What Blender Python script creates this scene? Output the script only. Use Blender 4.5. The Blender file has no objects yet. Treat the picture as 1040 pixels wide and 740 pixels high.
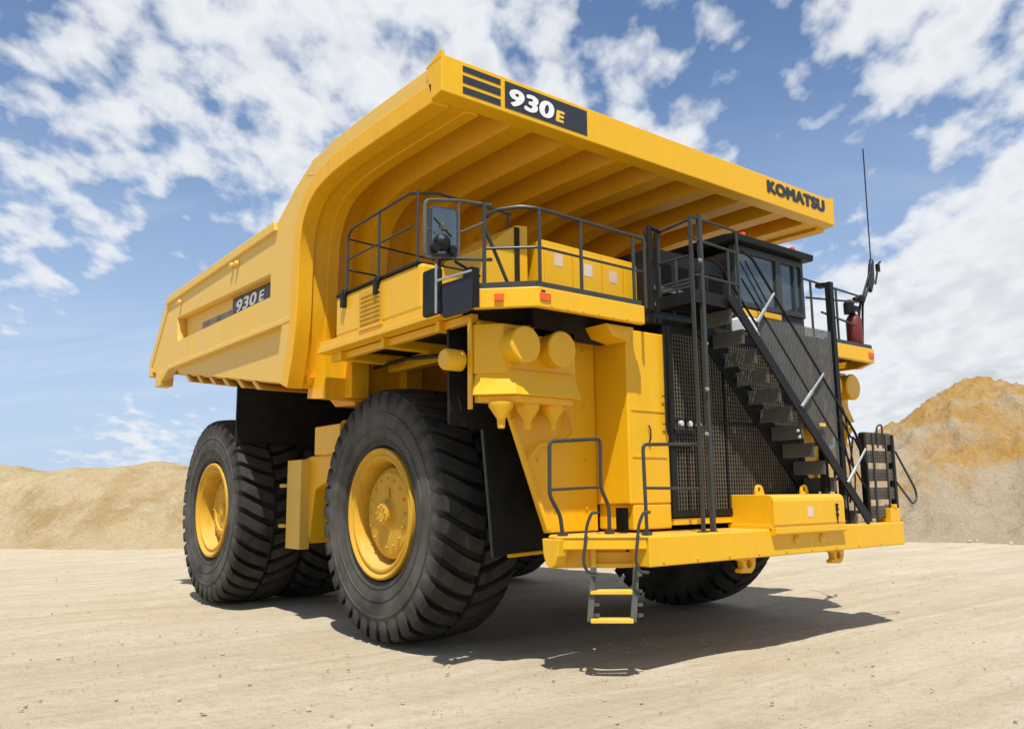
import bpy, bmesh, math, random
from mathutils import Vector, Matrix, noise
R_ = math.radians
random.seed(7)
SC = bpy.context.scene
COL = SC.collection

# ------------------------------------------------------------------ camera
CAM = Vector((-9.673, -10.871, 2.088))
F = Vector((0.610361, 0.776979, 0.154153)); RT = Vector((0.787333, -0.616442, -0.010348)); UP = Vector((-0.086986, -0.127685, 0.987993))
cd = bpy.data.cameras.new('camera'); cam = bpy.data.objects.new('camera', cd); COL.objects.link(cam)
cam.matrix_world = Matrix(((RT.x, UP.x, -F.x, CAM.x), (RT.y, UP.y, -F.y, CAM.y), (RT.z, UP.z, -F.z, CAM.z), (0, 0, 0, 1)))
cd.sensor_width = 36; cd.lens = 36 * 841.08 / 1040; cd.clip_end = 5000; cd.clip_start = .05
SC.camera = cam

# ------------------------------------------------------------------ light
SUN_DIR = Vector((-0.28, -0.38, 1.0)).normalized()           # towards the sun
elev = math.asin(SUN_DIR.z); azim = math.atan2(SUN_DIR.x, SUN_DIR.y)
sd = bpy.data.lights.new('sun', 'SUN'); sd.energy = 5.0; sd.angle = R_(.53); sd.color = (1, .955, .88)
sun = bpy.data.objects.new('sun', sd); COL.objects.link(sun); sun.location = (-20, -30, 60)
sun.rotation_euler = (-SUN_DIR).to_track_quat('-Z', 'Y').to_euler()
SC.view_settings.view_transform = 'Standard'; SC.view_settings.look = 'None'
SC.view_settings.exposure = 0.20; SC.view_settings.gamma = 1
W = bpy.data.worlds.new('World'); SC.world = W; W.use_nodes = True
nt = W.node_tree; nt.nodes.clear()


class NG:
    """tiny node helper"""
    def __init__(s, nt): s.nt = nt
    def n(s, t, **k):
        x = s.nt.nodes.new(t)
        for a, b in k.items(): setattr(x, a, b)
        return x
    def l(s, a, b): s.nt.links.new(a, b)
    def put(s, sock, v):
        if hasattr(v, 'is_linked') or isinstance(v, bpy.types.NodeSocket): s.l(v, sock)
        else: sock.default_value = v
    def m(s, op, a, b=0.0, c=None, clamp=False):
        x = s.n('ShaderNodeMath', operation=op, use_clamp=clamp)
        s.put(x.inputs[0], a); s.put(x.inputs[1], b)
        if c is not None: s.put(x.inputs[2], c)
        return x.outputs[0]
    def vm(s, op, a, b=None):
        x = s.n('ShaderNodeVectorMath', operation=op); s.put(x.inputs[0], a)
        if b is not None: s.put(x.inputs[1], b)
        return x
    def noise(s, vec, scale, detail=5, rough=.55, dist=0):
        x = s.n('ShaderNodeTexNoise'); x.inputs['Scale'].default_value = scale
        x.inputs['Detail'].default_value = detail; x.inputs['Roughness'].default_value = rough
        x.inputs['Distortion'].default_value = dist
        if vec is not None: s.l(vec, x.inputs['Vector'])
        return x.outputs['Fac']
    def ramp(s, fac, stops, interp='LINEAR'):
        x = s.n('ShaderNodeValToRGB'); s.l(fac, x.inputs[0]); cr = x.color_ramp; cr.interpolation = interp
        while len(cr.elements) < len(stops): cr.elements.new(.5)
        for e, (p, c) in zip(cr.elements, stops):
            e.position = p; e.color = (c, c, c, 1) if not hasattr(c, '__len__') else (*c, 1)
        return x.outputs[0]
    def mix(s, fac, a, b, mode='MIX'):
        x = s.n('ShaderNodeMix', data_type='RGBA', blend_type=mode)
        s.put(x.inputs[0], fac)
        for sock, v in ((x.inputs[6], a), (x.inputs[7], b)):
            if isinstance(v, bpy.types.NodeSocket): s.l(v, sock)
            else: sock.default_value = (*v, 1)
        return x.outputs[2]
    def mapping(s, vec, scale=(1, 1, 1), rot=(0, 0, 0), loc=(0, 0, 0)):
        x = s.n('ShaderNodeMapping'); s.l(vec, x.inputs[0])
        x.inputs['Scale'].default_value = scale; x.inputs['Rotation'].default_value = rot; x.inputs['Location'].default_value = loc
        return x.outputs[0]


g = NG(nt)
sky = g.n('ShaderNodeTexSky', sky_type='NISHITA', sun_disc=False, sun_elevation=elev, sun_rotation=azim,
          altitude=900, air_density=1.0, dust_density=.6, ozone_density=2.2)
tc = g.n('ShaderNodeTexCoord'); dirv = g.vm('NORMALIZE', tc.outputs['Generated']).outputs[0]
sep = g.n('ShaderNodeSeparateXYZ'); g.l(dirv, sep.inputs[0])
zz = g.m('MAXIMUM', sep.outputs[2], 0.0)
inv = g.m('DIVIDE', 1.0, g.m('ADD', zz, .30))
pl = g.n('ShaderNodeCombineXYZ'); g.l(g.m('MULTIPLY', sep.outputs[0], inv), pl.inputs[0]); g.l(g.m('MULTIPLY', sep.outputs[1], inv), pl.inputs[1])
# clouds lie in a layer seen in perspective; rotate so that x runs across the view to the right
plr = g.mapping(pl.outputs[0], rot=(0, 0, 0.666))
n1 = g.noise(g.mapping(plr, scale=(1, .9, 1), loc=(3.1, .7, 0)), 2.4, 6, .5, .15)
n2 = g.noise(g.mapping(plr, scale=(1.25, .85, 1), rot=(0, 0, -.5), loc=(7.3, 2.2, 0)), 11.5, 6, .5, .1)
st = g.noise(g.mapping(plr, scale=(.8, 2.6, 1), rot=(0, 0, .35), loc=(1.3, 9.2, 0)), 2.2, 8, .6, .6)


def skydir(px, py):
    d = F + RT * ((px - 520) / 841.08) - UP * ((py - 370) / 841.08)
    return d.normalized()


dens = None
BLOBS = [  # where the photograph has cloud (+) and clear blue (-): point of the sky, angular size in degrees, weight
    (80, 60, 11, .34), (300, 70, 12, .12), (190, 165, 8, .26), (60, 175, 5, .25), (480, 40, 8, .22), (620, 110, 9, .24), (400, 140, 10, .16), (260, 200, 5, .2),
    (740, 150, 6, .16), (880, 30, 5.5, .44), (995, 50, 5.5, .34), (970, 175, 4.5, .24), (1050, 150, 6, .10), (900, 330, 7, .30), (1000, 290, 7, .50), (960, 400, 8, .35), (40, 275, 3, .18),
    (120, 448, 3.2, .55), (165, 462, 3, .4), (30, 280, 2.5, .35), (330, 10, 6, .06), (30, 165, 5, .20),
    (60, 330, 10, -.50), (230, 330, 8, -.40), (220, 215, 3.5, -.25), (20, 240, 6, -.20), (755, 30, 4, -.30), (330, 110, 3, -.12), (400, 60, 2.5, -.15), (250, 60, 2.5, -.15), (130, 60, 2.5, -.12), (470, 100, 3, -.1), (760, 105, 4, -.25), (870, 140, 5, -.42), (1000, 120, 4, -.34), (790, 95, 3, -.2),
    (150, 120, 3, -.12), (60, 130, 3, -.10), (560, 8, 3, -.2), (860, 240, 4.5, -.42), (930, 225, 3.5, -.22), (640, 15, 4, -.22), (20, 60, 3.5, -.14)]
for px, py, sg, w in BLOBS:
    d = skydir(px, py); k = 1 / (math.radians(sg) ** 2)
    dt = g.vm('DOT_PRODUCT', dirv, tuple(d)).outputs['Value']
    e = g.m('EXPONENT', g.m('MULTIPLY', g.m('SUBTRACT', dt, 1.0), k))
    dens = g.m('MULTIPLY_ADD', e, w * (.72 if w > 0 else .9), dens if dens is not None else 0.0)
base = g.m('ADD', g.m('MULTIPLY', n1, .95), g.m('MULTIPLY', n2, 1.75)); base = g.m('SUBTRACT', base, .85)
cl = g.m('ADD', base, dens)
cov = g.ramp(cl, [(.0, 0), (.44, 0), (.58, .38), (.72, .78), (.92, 1)])
thick = g.ramp(g.m('MULTIPLY', cl, .6), [(.0, 0), (.46, 0), (.92, 1)], 'EASE')
streak = g.m('MULTIPLY', g.ramp(st, [(0, 0), (.48, 0), (.8, .75)]), g.ramp(sep.outputs[2], [(0, .5), (.12, 1), (.4, .2)]))
cov = g.m('MAXIMUM', cov, g.m('MULTIPLY', streak, .42))
shade = g.noise(g.mapping(plr, scale=(1, 1, 1), loc=(2.9, .55, 0)), 2.6, 6, .55)
ccol = g.mix(g.m('MULTIPLY', thick, g.ramp(shade, [(.25, 1), (.75, .25)], 'EASE')), (11.4, 11.7, 12.1), (7.6, 8.1, 9.0))
sk = g.mix(1.0, sky.outputs[0], (1.12, 1.48, 1.78), 'MULTIPLY')
# whitening towards the horizon (dusty summer air)
hz = g.ramp(sep.outputs[2], [(0, 1), (.10, .85), (.25, .5), (.45, .15), (.7, 0)])
sk = g.mix(hz, sk, (7.0, 8.7, 11.3))
out = g.mix(g.m('MULTIPLY', cov, g.ramp(sep.outputs[2], [(0, .75), (.08, 1)])), sk, ccol)
bg = g.n('ShaderNodeBackground'); g.l(out, bg.inputs[0]); bg.inputs[1].default_value = .066
wo = g.n('ShaderNodeOutputWorld'); g.l(bg.outputs[0], wo.inputs[0])


# ------------------------------------------------------------------ materials
def mat(name):
    m = bpy.data.materials.new(name); m.use_nodes = True
    t = NG(m.node_tree); b = m.node_tree.nodes['Principled BSDF']
    return m, t, b


def obc(t):
    return t.n('ShaderNodeTexCoord').outputs['Object']


def paint(name, col, dust=.15, dustcol=(.60, .47, .30), rough=.38, coat=.25, spec=.5, grime=.25):
    m, t, b = mat(name); v = obc(t)
    big = t.noise(v, .9, 5, .6, .3); fine = t.noise(v, 9, 6, .7)
    run = t.noise(t.mapping(v, scale=(6, 6, .5)), 1.6, 6, .65)
    geo = t.n('ShaderNodeNewGeometry'); sp = t.n('ShaderNodeSeparateXYZ'); t.l(geo.outputs['Normal'], sp.inputs[0])
    upf = t.ramp(sp.outputs[2], [(.4, 0), (1, .45)])
    c = t.mix(t.m('MULTIPLY', t.ramp(run, [(.45, 0), (.75, 1)]), grime), col, tuple(x * .62 for x in col))
    dm = t.m('MULTIPLY', t.ramp(t.m('ADD', t.m('MULTIPLY', big, .6), t.m('MULTIPLY', fine, .4)), [(.3, .45), (.7, 1)]), dust)
    dm = t.m('ADD', dm, t.m('MULTIPLY', upf, fine), clamp=True)
    c = t.mix(dm, c, dustcol)
    scr = t.noise(t.mapping(v, scale=(2, 2, 9), rot=(.5, .3, .2)), 5, 8, .75, .4)
    c = t.mix(t.m('MULTIPLY', t.ramp(scr, [(.60, 0), (.66, 1)]), .30), c, tuple(x * .45 for x in dustcol))
    spot = t.noise(v, 26, 3, .5)
    c = t.mix(t.m('MULTIPLY', t.ramp(spot, [(.70, 0), (.74, 1)]), .25), c, (.10, .06, .03))
    t.l(c, b.inputs['Base Color'])
    t.l(t.m('ADD', t.m('MULTIPLY', t.m('ADD', t.m('MULTIPLY', big, .5), t.m('MULTIPLY', fine, .5)), .55), rough - .26), b.inputs['Roughness'])
    b.inputs['Coat Weight'].default_value = coat; b.inputs['Coat Roughness'].default_value = .2
    b.inputs['Specular IOR Level'].default_value = spec
    bp = t.n('ShaderNodeBump'); bp.inputs['Strength'].default_value = .12; bp.inputs['Distance'].default_value = .05
    t.l(t.m('ADD', t.m('MULTIPLY', t.noise(v, 1.7, 2), 1.0), t.m('MULTIPLY', fine, .08)), bp.inputs['Height']); t.l(bp.outputs[0], b.inputs['Normal'])
    return m


def plain(name, col, rough=.5, metal=0, dust=0.0, dustcol=(.45, .36, .25), scale=6, bump=0.0, spec=.5):
    m, t, b = mat(name); v = obc(t); nn = t.noise(v, scale, 6, .65)
    c = t.mix(t.m('MULTIPLY', t.ramp(nn, [(.35, 0), (.75, 1)]), .5), col, tuple(x * .6 for x in col))
    if dust: c = t.mix(t.m('MULTIPLY', t.ramp(t.noise(v, 2.3, 6, .7), [(.35, 0), (.7, 1)]), dust), c, dustcol)
    t.l(c, b.inputs['Base Color']); b.inputs['Roughness'].default_value = rough; b.inputs['Metallic'].default_value = metal; b.inputs['Specular IOR Level'].default_value = spec
    if bump:
        bp = t.n('ShaderNodeBump'); bp.inputs['Strength'].default_value = bump; bp.inputs['Distance'].default_value = .01
        t.l(t.noise(v, scale * 8, 4), bp.inputs['Height']); t.l(bp.outputs[0], b.inputs['Normal'])
    return m


M = {}
YEL = (.77, .42, .003)
M['yellow'] = paint('yellow_paint', YEL, dust=.02, grime=.14, spec=.35, coat=.12)
M['body'] = paint('dusty_yellow_paint', (.73, .415, .012), dust=.42, dustcol=(.62, .50, .24), rough=.5, coat=.05, spec=.35, grime=.12)
M['canopy'] = paint('canopy_paint', (.77, .395, .002), dust=.02, grime=.3, rough=.45, spec=.3, coat=.08)
M['wheel'] = paint('wheel_paint', (.60, .325, .003), dust=.10, grime=.7, rough=.6, coat=0, spec=.25)
M['rail'] = plain('dark_rail_paint', (.038, .044, .042), .42, dust=.2, dustcol=(.08, .08, .07), spec=.35)
M['black'] = plain('black_steel_paint', (.008, .009, .009), .5, dust=.15, dustcol=(.03, .027, .022), spec=.25)
M['flap'] = plain('black_rubber_sheet', (.008, .009, .010), .6, dust=.4, dustcol=(.035, .033, .030), scale=2, spec=.2)
M['grille'] = plain('grille_bars', (.10, .086, .066), .55, dust=.4, dustcol=(.24, .19, .13), spec=.3)
M['core'] = plain('radiator_core', (.007, .006, .005), .9, spec=.1)
M['mesh'] = plain('step_mesh', (.10, .104, .098), .5, dust=.4, dustcol=(.17, .16, .13))
M['chrome'] = plain('bright_strut', (.36, .37, .36), .4, .5)
M['frame'] = plain('chassis_steel', (.022, .018, .012), .8, dust=.4, dustcol=(.07, .05, .03), spec=.15)
M['red'] = plain('extinguisher_red', (.17, .014, .014), .5)
M['orange'] = plain('orange_lens', (.75, .11, .015), .25)
M['decal_dark'] = plain('charcoal_decal', (.022, .026, .036), .4, dust=.15, dustcol=(.10, .09, .08))
M['decal_faded'] = plain('faded_grey_decal', (.13, .12, .10), .6, dust=.6, dustcol=(.42, .34, .22), scale=12)
M['white'] = plain('white_lettering', (.82, .83, .84), .45)
M['sticker'] = plain('warning_sticker', (.75, .66, .55), .5, dust=.5, dustcol=(.7, .3, .1), scale=40)
M['ladder'] = plain('worn_grey_steel', (.06, .068, .064), .5, dust=.5, dustcol=(.16, .15, .12), scale=20)
M['stepyel'] = plain('yellow_step_paint', (.82, .50, .02), .45, dust=.3, dustcol=(.6, .5, .3))
M['mirror'] = plain('mirror_glass', (.20, .235, .25), .12, .9)
M['navy'] = plain('dark_blue_mirror_back', (.012, .013, .022), .4)
M['lamp'] = plain('lamp_glass', (.6, .6, .6), .25)


def glassmat():
    m, t, b = mat('cab_glass')
    b.inputs['Base Color'].default_value = (.05, .075, .085, 1); b.inputs['Roughness'].default_value = .04
    b.inputs['Transmission Weight'].default_value = .35; b.inputs['IOR'].default_value = 1.5
    b.inputs['Specular IOR Level'].default_value = .9; b.inputs['Coat Weight'].default_value = .6
    return m


M['glass'] = glassmat()


def rubber():
    m, t, b = mat('tyre_rubber'); v = obc(t)
    sp = t.n('ShaderNodeSeparateXYZ'); t.l(v, sp.inputs[0])
    rr = t.m('SQRT', t.m('ADD', t.m('MULTIPLY', sp.outputs[1], sp.outputs[1]), t.m('MULTIPLY', sp.outputs[2], sp.outputs[2])))
    nn = t.noise(v, 3.2, 6, .65); fn = t.noise(v, 40, 4, .6)
    c = t.mix(t.ramp(nn, [(.3, 0), (.75, 1)]), (.009, .009, .009), (.024, .022, .019))
    # road dust caught on the sidewall ring between bead and shoulder
    ring = t.m('MULTIPLY', t.ramp(rr, [(.5, 0), (.51, 0), (.65, 1), (.72, .8), (.78, 0)]), 1.0)
    rn = t.n('ShaderNodeMapRange'); t.l(rr, rn.inputs[0]); rn.inputs[1].default_value = 0; rn.inputs[2].default_value = 2
    ring = t.ramp(rn.outputs[0], [(0, 0), (.47, .3), (.58, .8), (.70, .95), (.80, .6), (.86, .2)])
    c = t.mix(t.m('MULTIPLY', ring, t.ramp(t.noise(v, 1.6, 5, .6), [(.3, .25), (.7, 1)])), c, (.12, .112, .096))
    tread = t.ramp(rn.outputs[0], [(0, 0), (.90, 0), (.93, .55)])  # lug tops paler than the grooves: their lit tone is put into the colour
    c = t.mix(t.m('MULTIPLY', tread, t.ramp(nn, [(.35, .1), (.7, 1)])), c, (.075, .066, .05))
    t.l(c, b.inputs['Base Color']); b.inputs['Roughness'].default_value = .7
    b.inputs['Specular IOR Level'].default_value = .22
    bp = t.n('ShaderNodeBump'); bp.inputs['Strength'].default_value = .35; bp.inputs['Distance'].default_value = .012
    t.l(t.m('ADD', fn, nn), bp.inputs['Height']); t.l(bp.outputs[0], b.inputs['Normal'])
    return m


M['tyre'] = rubber()


def groundmat():
    m, t, b = mat('pale_dusty_ground'); v = obc(t)
    a = t.noise(v, .10, 5, .6, .4); c1 = t.noise(v, .7, 7, .65, .3); c2 = t.noise(v, 6, 6, .7); c3 = t.noise(v, 42, 5, .7)
    tr = t.noise(t.mapping(v, scale=(.12, 1.4, 1), rot=(0, 0, .60)), 1.1, 8, .68, .9)
    col = t.mix(t.ramp(c1, [(.3, 0), (.7, 1)]), (.50, .42, .285), (.585, .51, .375))
    col = t.mix(t.m('MULTIPLY', t.ramp(a, [(.4, 0), (.65, 1)]), .45), col, (.55, .49, .385))
    col = t.mix(t.m('MULTIPLY', t.ramp(tr, [(.42, 0), (.62, 1)]), .5), col, (.39, .31, .20))
    col = t.mix(t.m('MULTIPLY', t.ramp(c2, [(.5, 0), (.72, 1)]), .5), col, (.36, .28, .175))
    col = t.mix(t.m('MULTIPLY', t.ramp(c3, [(.55, 0), (.75, 1)]), .4), col, (.30, .23, .145))
    t.l(col, b.inputs['Base Color']); b.inputs['Roughness'].default_value = .95; b.inputs['Specular IOR Level'].default_value = .15
    bp = t.n('ShaderNodeBump'); bp.inputs['Strength'].default_value = .9; bp.inputs['Distance'].default_value = .09
    h = t.m('ADD', t.m('MULTIPLY', c2, .75), t.m('MULTIPLY', c3, .32)); h = t.m('ADD', h, t.m('MULTIPLY', tr, .5)); h = t.m('ADD', h, t.m('MULTIPLY', c1, .6))
    t.l(h, bp.inputs['Height']); t.l(bp.outputs[0], b.inputs['Normal'])
    return m


def hillmat(name, c0, c1, c2, s=1.0, amt=.7, zr=None):
    m, t, b = mat(name); v = obc(t)
    a = t.noise(v, .16 * s, 6, .6, .5); f = t.noise(v, 1.1 * s, 8, .7, .2); r = t.noise(v, 5 * s, 6, .75)
    run = t.noise(t.mapping(v, scale=(1, 1, .25)), .9 * s, 6, .65, .4)
    if zr:                                                                     # ochre layer in the upper part of the heap
        sp = t.n('ShaderNodeSeparateXYZ'); t.l(v, sp.inputs[0])
        a = t.m('ADD', a, t.m('MULTIPLY', t.m('SUBTRACT', sp.outputs[2], zr), .035))
    col = t.mix(t.ramp(a, [(.46, 0), (.62, 1)]), c0, c1)
    col = t.mix(t.m('MULTIPLY', t.ramp(run, [(.45, 0), (.68, 1)]), amt), col, c2)
    col = t.mix(t.m('MULTIPLY', t.ramp(r, [(.50, 0), (.72, 1)]), .55), col, tuple(x * .5 for x in c1))
    t.l(col, b.inputs['Base Color']); b.inputs['Roughness'].default_value = .95; b.inputs['Specular IOR Level'].default_value = .1
    bp = t.n('ShaderNodeBump'); bp.inputs['Strength'].default_value = .9; bp.inputs['Distance'].default_value = .5
    t.l(t.m('ADD', t.m('MULTIPLY', f, .7), t.m('MULTIPLY', r, .35)), bp.inputs['Height']); t.l(bp.outputs[0], b.inputs['Normal'])
    return m


M['ground'] = groundmat()
M['bank'] = hillmat('sandy_bank', (.52, .40, .22), (.41, .29, .14), (.57, .47, .31), 1.3, .8)
M['heap'] = hillmat('ochre_spoil', (.44, .36, .25), (.46, .27, .08), (.50, .42, .30), 1.5, .45, 2.8)
M['stone'] = plain('pale_stone', (.46, .385, .27), .95, spec=.1)


# ------------------------------------------------------------------ mesh tools
class MB:
    def __init__(s): s.v = []; s.f = []
    def add(s, vs, fs):
        o = len(s.v); s.v += [tuple(x) for x in vs]; s.f += [tuple(i + o for i in q) for q in fs]; return s
    def box(s, x0, x1, y0, y1, z0, z1):
        x0, x1 = min(x0, x1), max(x0, x1); y0, y1 = min(y0, y1), max(y0, y1); z0, z1 = min(z0, z1), max(z0, z1)
        return s.add([(x0, y0, z0), (x1, y0, z0), (x1, y1, z0), (x0, y1, z0), (x0, y0, z1), (x1, y0, z1), (x1, y1, z1), (x0, y1, z1)],
                     [(3, 2, 1, 0), (4, 5, 6, 7), (0, 1, 5, 4), (1, 2, 6, 5), (2, 3, 7, 6), (3, 0, 4, 7)])
    def prism(s, poly, ax, a, b):
        """poly in the plane across axis ax ('x': (y,z), 'y': (x,z), 'z': (x,y)), from a to b"""
        n = len(poly)
        P = {'x': lambda p, t: (t, p[0], p[1]), 'y': lambda p, t: (p[0], t, p[1]), 'z': lambda p, t: (p[0], p[1], t)}[ax]
        vs = [P(p, a) for p in poly] + [P(p, b) for p in poly]
        return s.add(vs, [tuple(range(n))[::-1], tuple(range(n, 2 * n))] + [(i, (i + 1) % n, n + (i + 1) % n, n + i) for i in range(n)])
    def bar(s, a, b, w, h, up=(0, 0, 1)):
        a = Vector(a); b = Vector(b); d = (b - a).normalized(); u = Vector(up)
        r = d.cross(u)
        if r.length < 1e-4: r = d.cross(Vector((1, 0, 0)))
        r.normalize(); u = r.cross(d)
        vs = [p + r * (sx * w / 2) + u * (sz * h / 2) for p in (a, b) for sx, sz in ((-1, -1), (1, -1), (1, 1), (-1, 1))]
        return s.add(vs, [(0, 1, 2, 3), (7, 6, 5, 4), (0, 4, 5, 1), (1, 5, 6, 2), (2, 6, 7, 3), (3, 7, 4, 0)])
    def tube(s, pts, r, n=8, closed=False):
        P = [Vector(p) for p in pts]
        # round the corners
        if len(P) > 2:
            Q = [] if closed else [P[0]]
            rng = range(len(P)) if closed else range(1, len(P) - 1)
            for i in rng:
                a, b, c = P[i - 1], P[i], P[(i + 1) % len(P)]
                k = min(.07, (a - b).length * .4, (c - b).length * .4)
                p0 = b + (a - b).normalized() * k; p1 = b + (c - b).normalized() * k
                for t in (0, .33, .67, 1): Q.append(p0 * (1 - t) ** 2 + b * 2 * t * (1 - t) + p1 * t ** 2)
            if not closed: Q.append(P[-1])
            P = Q
        m = len(P); up = None; vs = []; fs = []
        for i, p in enumerate(P):
            if closed: d = (P[(i + 1) % m] - P[i - 1])
            else: d = P[min(i + 1, m - 1)] - P[max(i - 1, 0)]
            d.normalize()
            if up is None: up = Vector((0, 0, 1)) if abs(d.z) < .9 else Vector((1, 0, 0))
            r1 = d.cross(up)
            if r1.length < 1e-3: r1 = d.cross(Vector((.3, .9, .1)))
            r1.normalize(); up = r1.cross(d).normalized()
            for j in range(n):
                a = 2 * math.pi * j / n; vs.append(p + (r1 * math.cos(a) + up * math.sin(a)) * r)
        for i in range(m if closed else m - 1):
            for j in range(n):
                i2 = (i + 1) % m; fs.append((i * n + j, i * n + (j + 1) % n, i2 * n + (j + 1) % n, i2 * n + j))
        if not closed: fs += [tuple(range(n))[::-1], tuple((m - 1) * n + j for j in range(n))]
        return s.add(vs, fs)
    def lathe(s, prof, c, ax='x', n=48, sgn=1, cap=True):
        """prof: (offset along axis, radius)"""
        vs = []; fs = []; m = len(prof)
        for o, r in prof:
            for j in range(n):
                a = 2 * math.pi * j / n; p, q = r * math.cos(a), r * math.sin(a); o2 = o * sgn
                vs.append({'x': (c[0] + o2, c[1] + p, c[2] + q), 'y': (c[0] + p, c[1] + o2, c[2] + q), 'z': (c[0] + p, c[1] + q, c[2] + o2)}[ax])
        for i in range(m - 1):
            for j in range(n): fs.append((i * n + j, i * n + (j + 1) % n, (i + 1) * n + (j + 1) % n, (i + 1) * n + j))
        if cap: fs += [tuple(range(n))[::-1], tuple((m - 1) * n + j for j in range(n))]
        return s.add(vs, fs)
    def build(s, name, m, parent=None, bevel=0, smooth=False, label=None, angle=35):
        me = bpy.data.meshes.new(name); me.from_pydata(s.v, [], s.f); me.update()
        b = bmesh.new(); b.from_mesh(me); bmesh.ops.recalc_face_normals(b, faces=b.faces); b.to_mesh(me); b.free()
        me.materials.append(m)
        o = bpy.data.objects.new(name, me); COL.objects.link(o)
        if parent: o.parent = parent
        if smooth:
            me.polygons.foreach_set('use_smooth', [True] * len(me.polygons)); me.set_sharp_from_angle(angle=R_(angle))
        if bevel:
            bv = o.modifiers.new('bevel', 'BEVEL'); bv.width = bevel; bv.segments = 2; bv.limit_method = 'ANGLE'; bv.angle_limit = R_(30)
        if label: o['label'] = label
        return o


def empty(name, parent=None, loc=(0, 0, 0)):
    o = bpy.data.objects.new(name, None); COL.objects.link(o); o.location = loc; o.empty_display_size = .3
    if parent: o.parent = parent
    return o


def curve_mesh(name, m, parent, build, thick, mw, bevel=0):
    cu = bpy.data.curves.new(name, 'CURVE'); cu.dimensions = '2D'; cu.fill_mode = 'BOTH'; cu.extrude = thick / 2
    for pts in build:
        sp = cu.splines.new('POLY'); sp.points.add(len(pts) - 1); sp.use_cyclic_u = True
        for q, p in zip(sp.points, pts): q.co = (p[0], p[1], 0, 1)
    return conv(cu, name, m, parent, mw, bevel)


def conv(cu, name, m, parent, mw, bevel=0):
    t = bpy.data.objects.new('tmp', cu); COL.objects.link(t)
    dg = bpy.context.evaluated_depsgraph_get(); dg.update()
    me = bpy.data.meshes.new_from_object(t.evaluated_get(dg)); me.transform(mw); bpy.data.objects.remove(t)
    me.name = name; me.materials.clear(); me.materials.append(m)
    b = bmesh.new(); b.from_mesh(me); bmesh.ops.remove_doubles(b, verts=b.verts, dist=1e-4); bmesh.ops.recalc_face_normals(b, faces=b.faces); b.to_mesh(me); b.free()
    o = bpy.data.objects.new(name, me); COL.objects.link(o)
    if parent: o.parent = parent
    if bevel:
        bv = o.modifiers.new('bevel', 'BEVEL'); bv.width = bevel; bv.segments = 2; bv.limit_method = 'ANGLE'; bv.angle_limit = R_(40)
    return o


def text(s, name, m, parent, origin, xdir, updir, height, width=None, bold=.02, shear=0, thick=.006):
    """built-in letters made bold by layering shifted copies of their outlines"""
    cu = bpy.data.curves.new(name, 'FONT'); cu.body = s; cu.size = 1; cu.shear = shear; cu.resolution_u = 6; cu.space_character = 1 + bold * 1.2
    x = Vector(xdir).normalized(); u = Vector(updir).normalized(); z = x.cross(u)
    t = bpy.data.objects.new('tmp', cu); COL.objects.link(t)
    dg = bpy.context.evaluated_depsgraph_get(); dg.update(); me = bpy.data.meshes.new_from_object(t.evaluated_get(dg)); bpy.data.objects.remove(t)
    base = [v.co.copy() for v in me.vertices]; fcs = [tuple(p.vertices) for p in me.polygons]; bpy.data.meshes.remove(me)
    B = MB(); k = 0
    for r in (0, .5, 1):
        for a in range(12 if r else 1):
            dx = math.cos(a * math.pi / 6) * bold * r; dy = math.sin(a * math.pi / 6) * bold * .8 * r
            B.add([(p.x + dx, p.y + dy, k * .00012) for p in base], fcs); k += 1
    xs = [v[0] for v in B.v]; ys = [v[1] for v in B.v]
    sy = height / (max(ys) - min(ys)); sx = (width / (max(xs) - min(xs))) if width else sy
    O = Vector(origin)
    B.v = [tuple(O + x * ((v[0] - min(xs)) * sx) + u * ((v[1] - min(ys)) * sy) + z * v[2]) for v in B.v]
    me = bpy.data.meshes.new(name); me.from_pydata(B.v, [], B.f); me.materials.append(m)
    o = bpy.data.objects.new(name, me); COL.objects.link(o); o.parent = parent
    return o


def offs(path, d):
    """offset an open (y,z) path to its left by d"""
    out = []
    for i, p in enumerate(path):
        a = Vector(path[max(i - 1, 0)]); b = Vector(path[min(i + 1, len(path) - 1)]); t = (b - a).normalized()
        out.append((p[0] - t.y * d, p[1] + t.x * d))
    return out


# ------------------------------------------------------------------ ground and hills
def fbm(x, y, s, o=5, seed=0.0):
    return noise.fractal(Vector((x * s + seed, y * s - seed, seed * .37)), 1.0, 2.0, o)


def coords(lo, hi, step, far):
    a = [lo + i * step for i in range(int((hi - lo) / step) + 1)]; L = [a[0]]; s = step
    while L[-1] > -far: s *= 1.35; L.append(L[-1] - s)
    Rr = [a[-1]]; s = step
    while Rr[-1] < far: s *= 1.35; Rr.append(Rr[-1] + s)
    return L[:0:-1] + a + Rr[1:]


gx = coords(-16, 34, .22, 1800); gy = coords(-14, 32, .22, 1800)
gv = []; gf = []
for y in gy:
    for x in gx:
        r = math.hypot(x, y); k = 1 if r < 60 else 0
        z = -.035 + .035 * fbm(x, y, .55, 4) + .012 * fbm(x, y, 3.1, 3, 4.2) if k else -.03
        gv.append((x, y, min(z, .0)))
nx = len(gx)
for j in range(len(gy) - 1):
    for i in range(nx - 1): gf.append((j * nx + i, j * nx + i + 1, (j + 1) * nx + i + 1, (j + 1) * nx + i))
me = bpy.data.meshes.new('ground'); me.from_pydata(gv, [], gf); me.materials.append(M['ground'])
me.polygons.foreach_set('use_smooth', [True] * len(me.polygons))
o = bpy.data.objects.new('ground', me); COL.objects.link(o); o['kind'] = 'structure'


def smooth(t): t = max(0, min(1, t)); return t * t * (3 - 2 * t)


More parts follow.
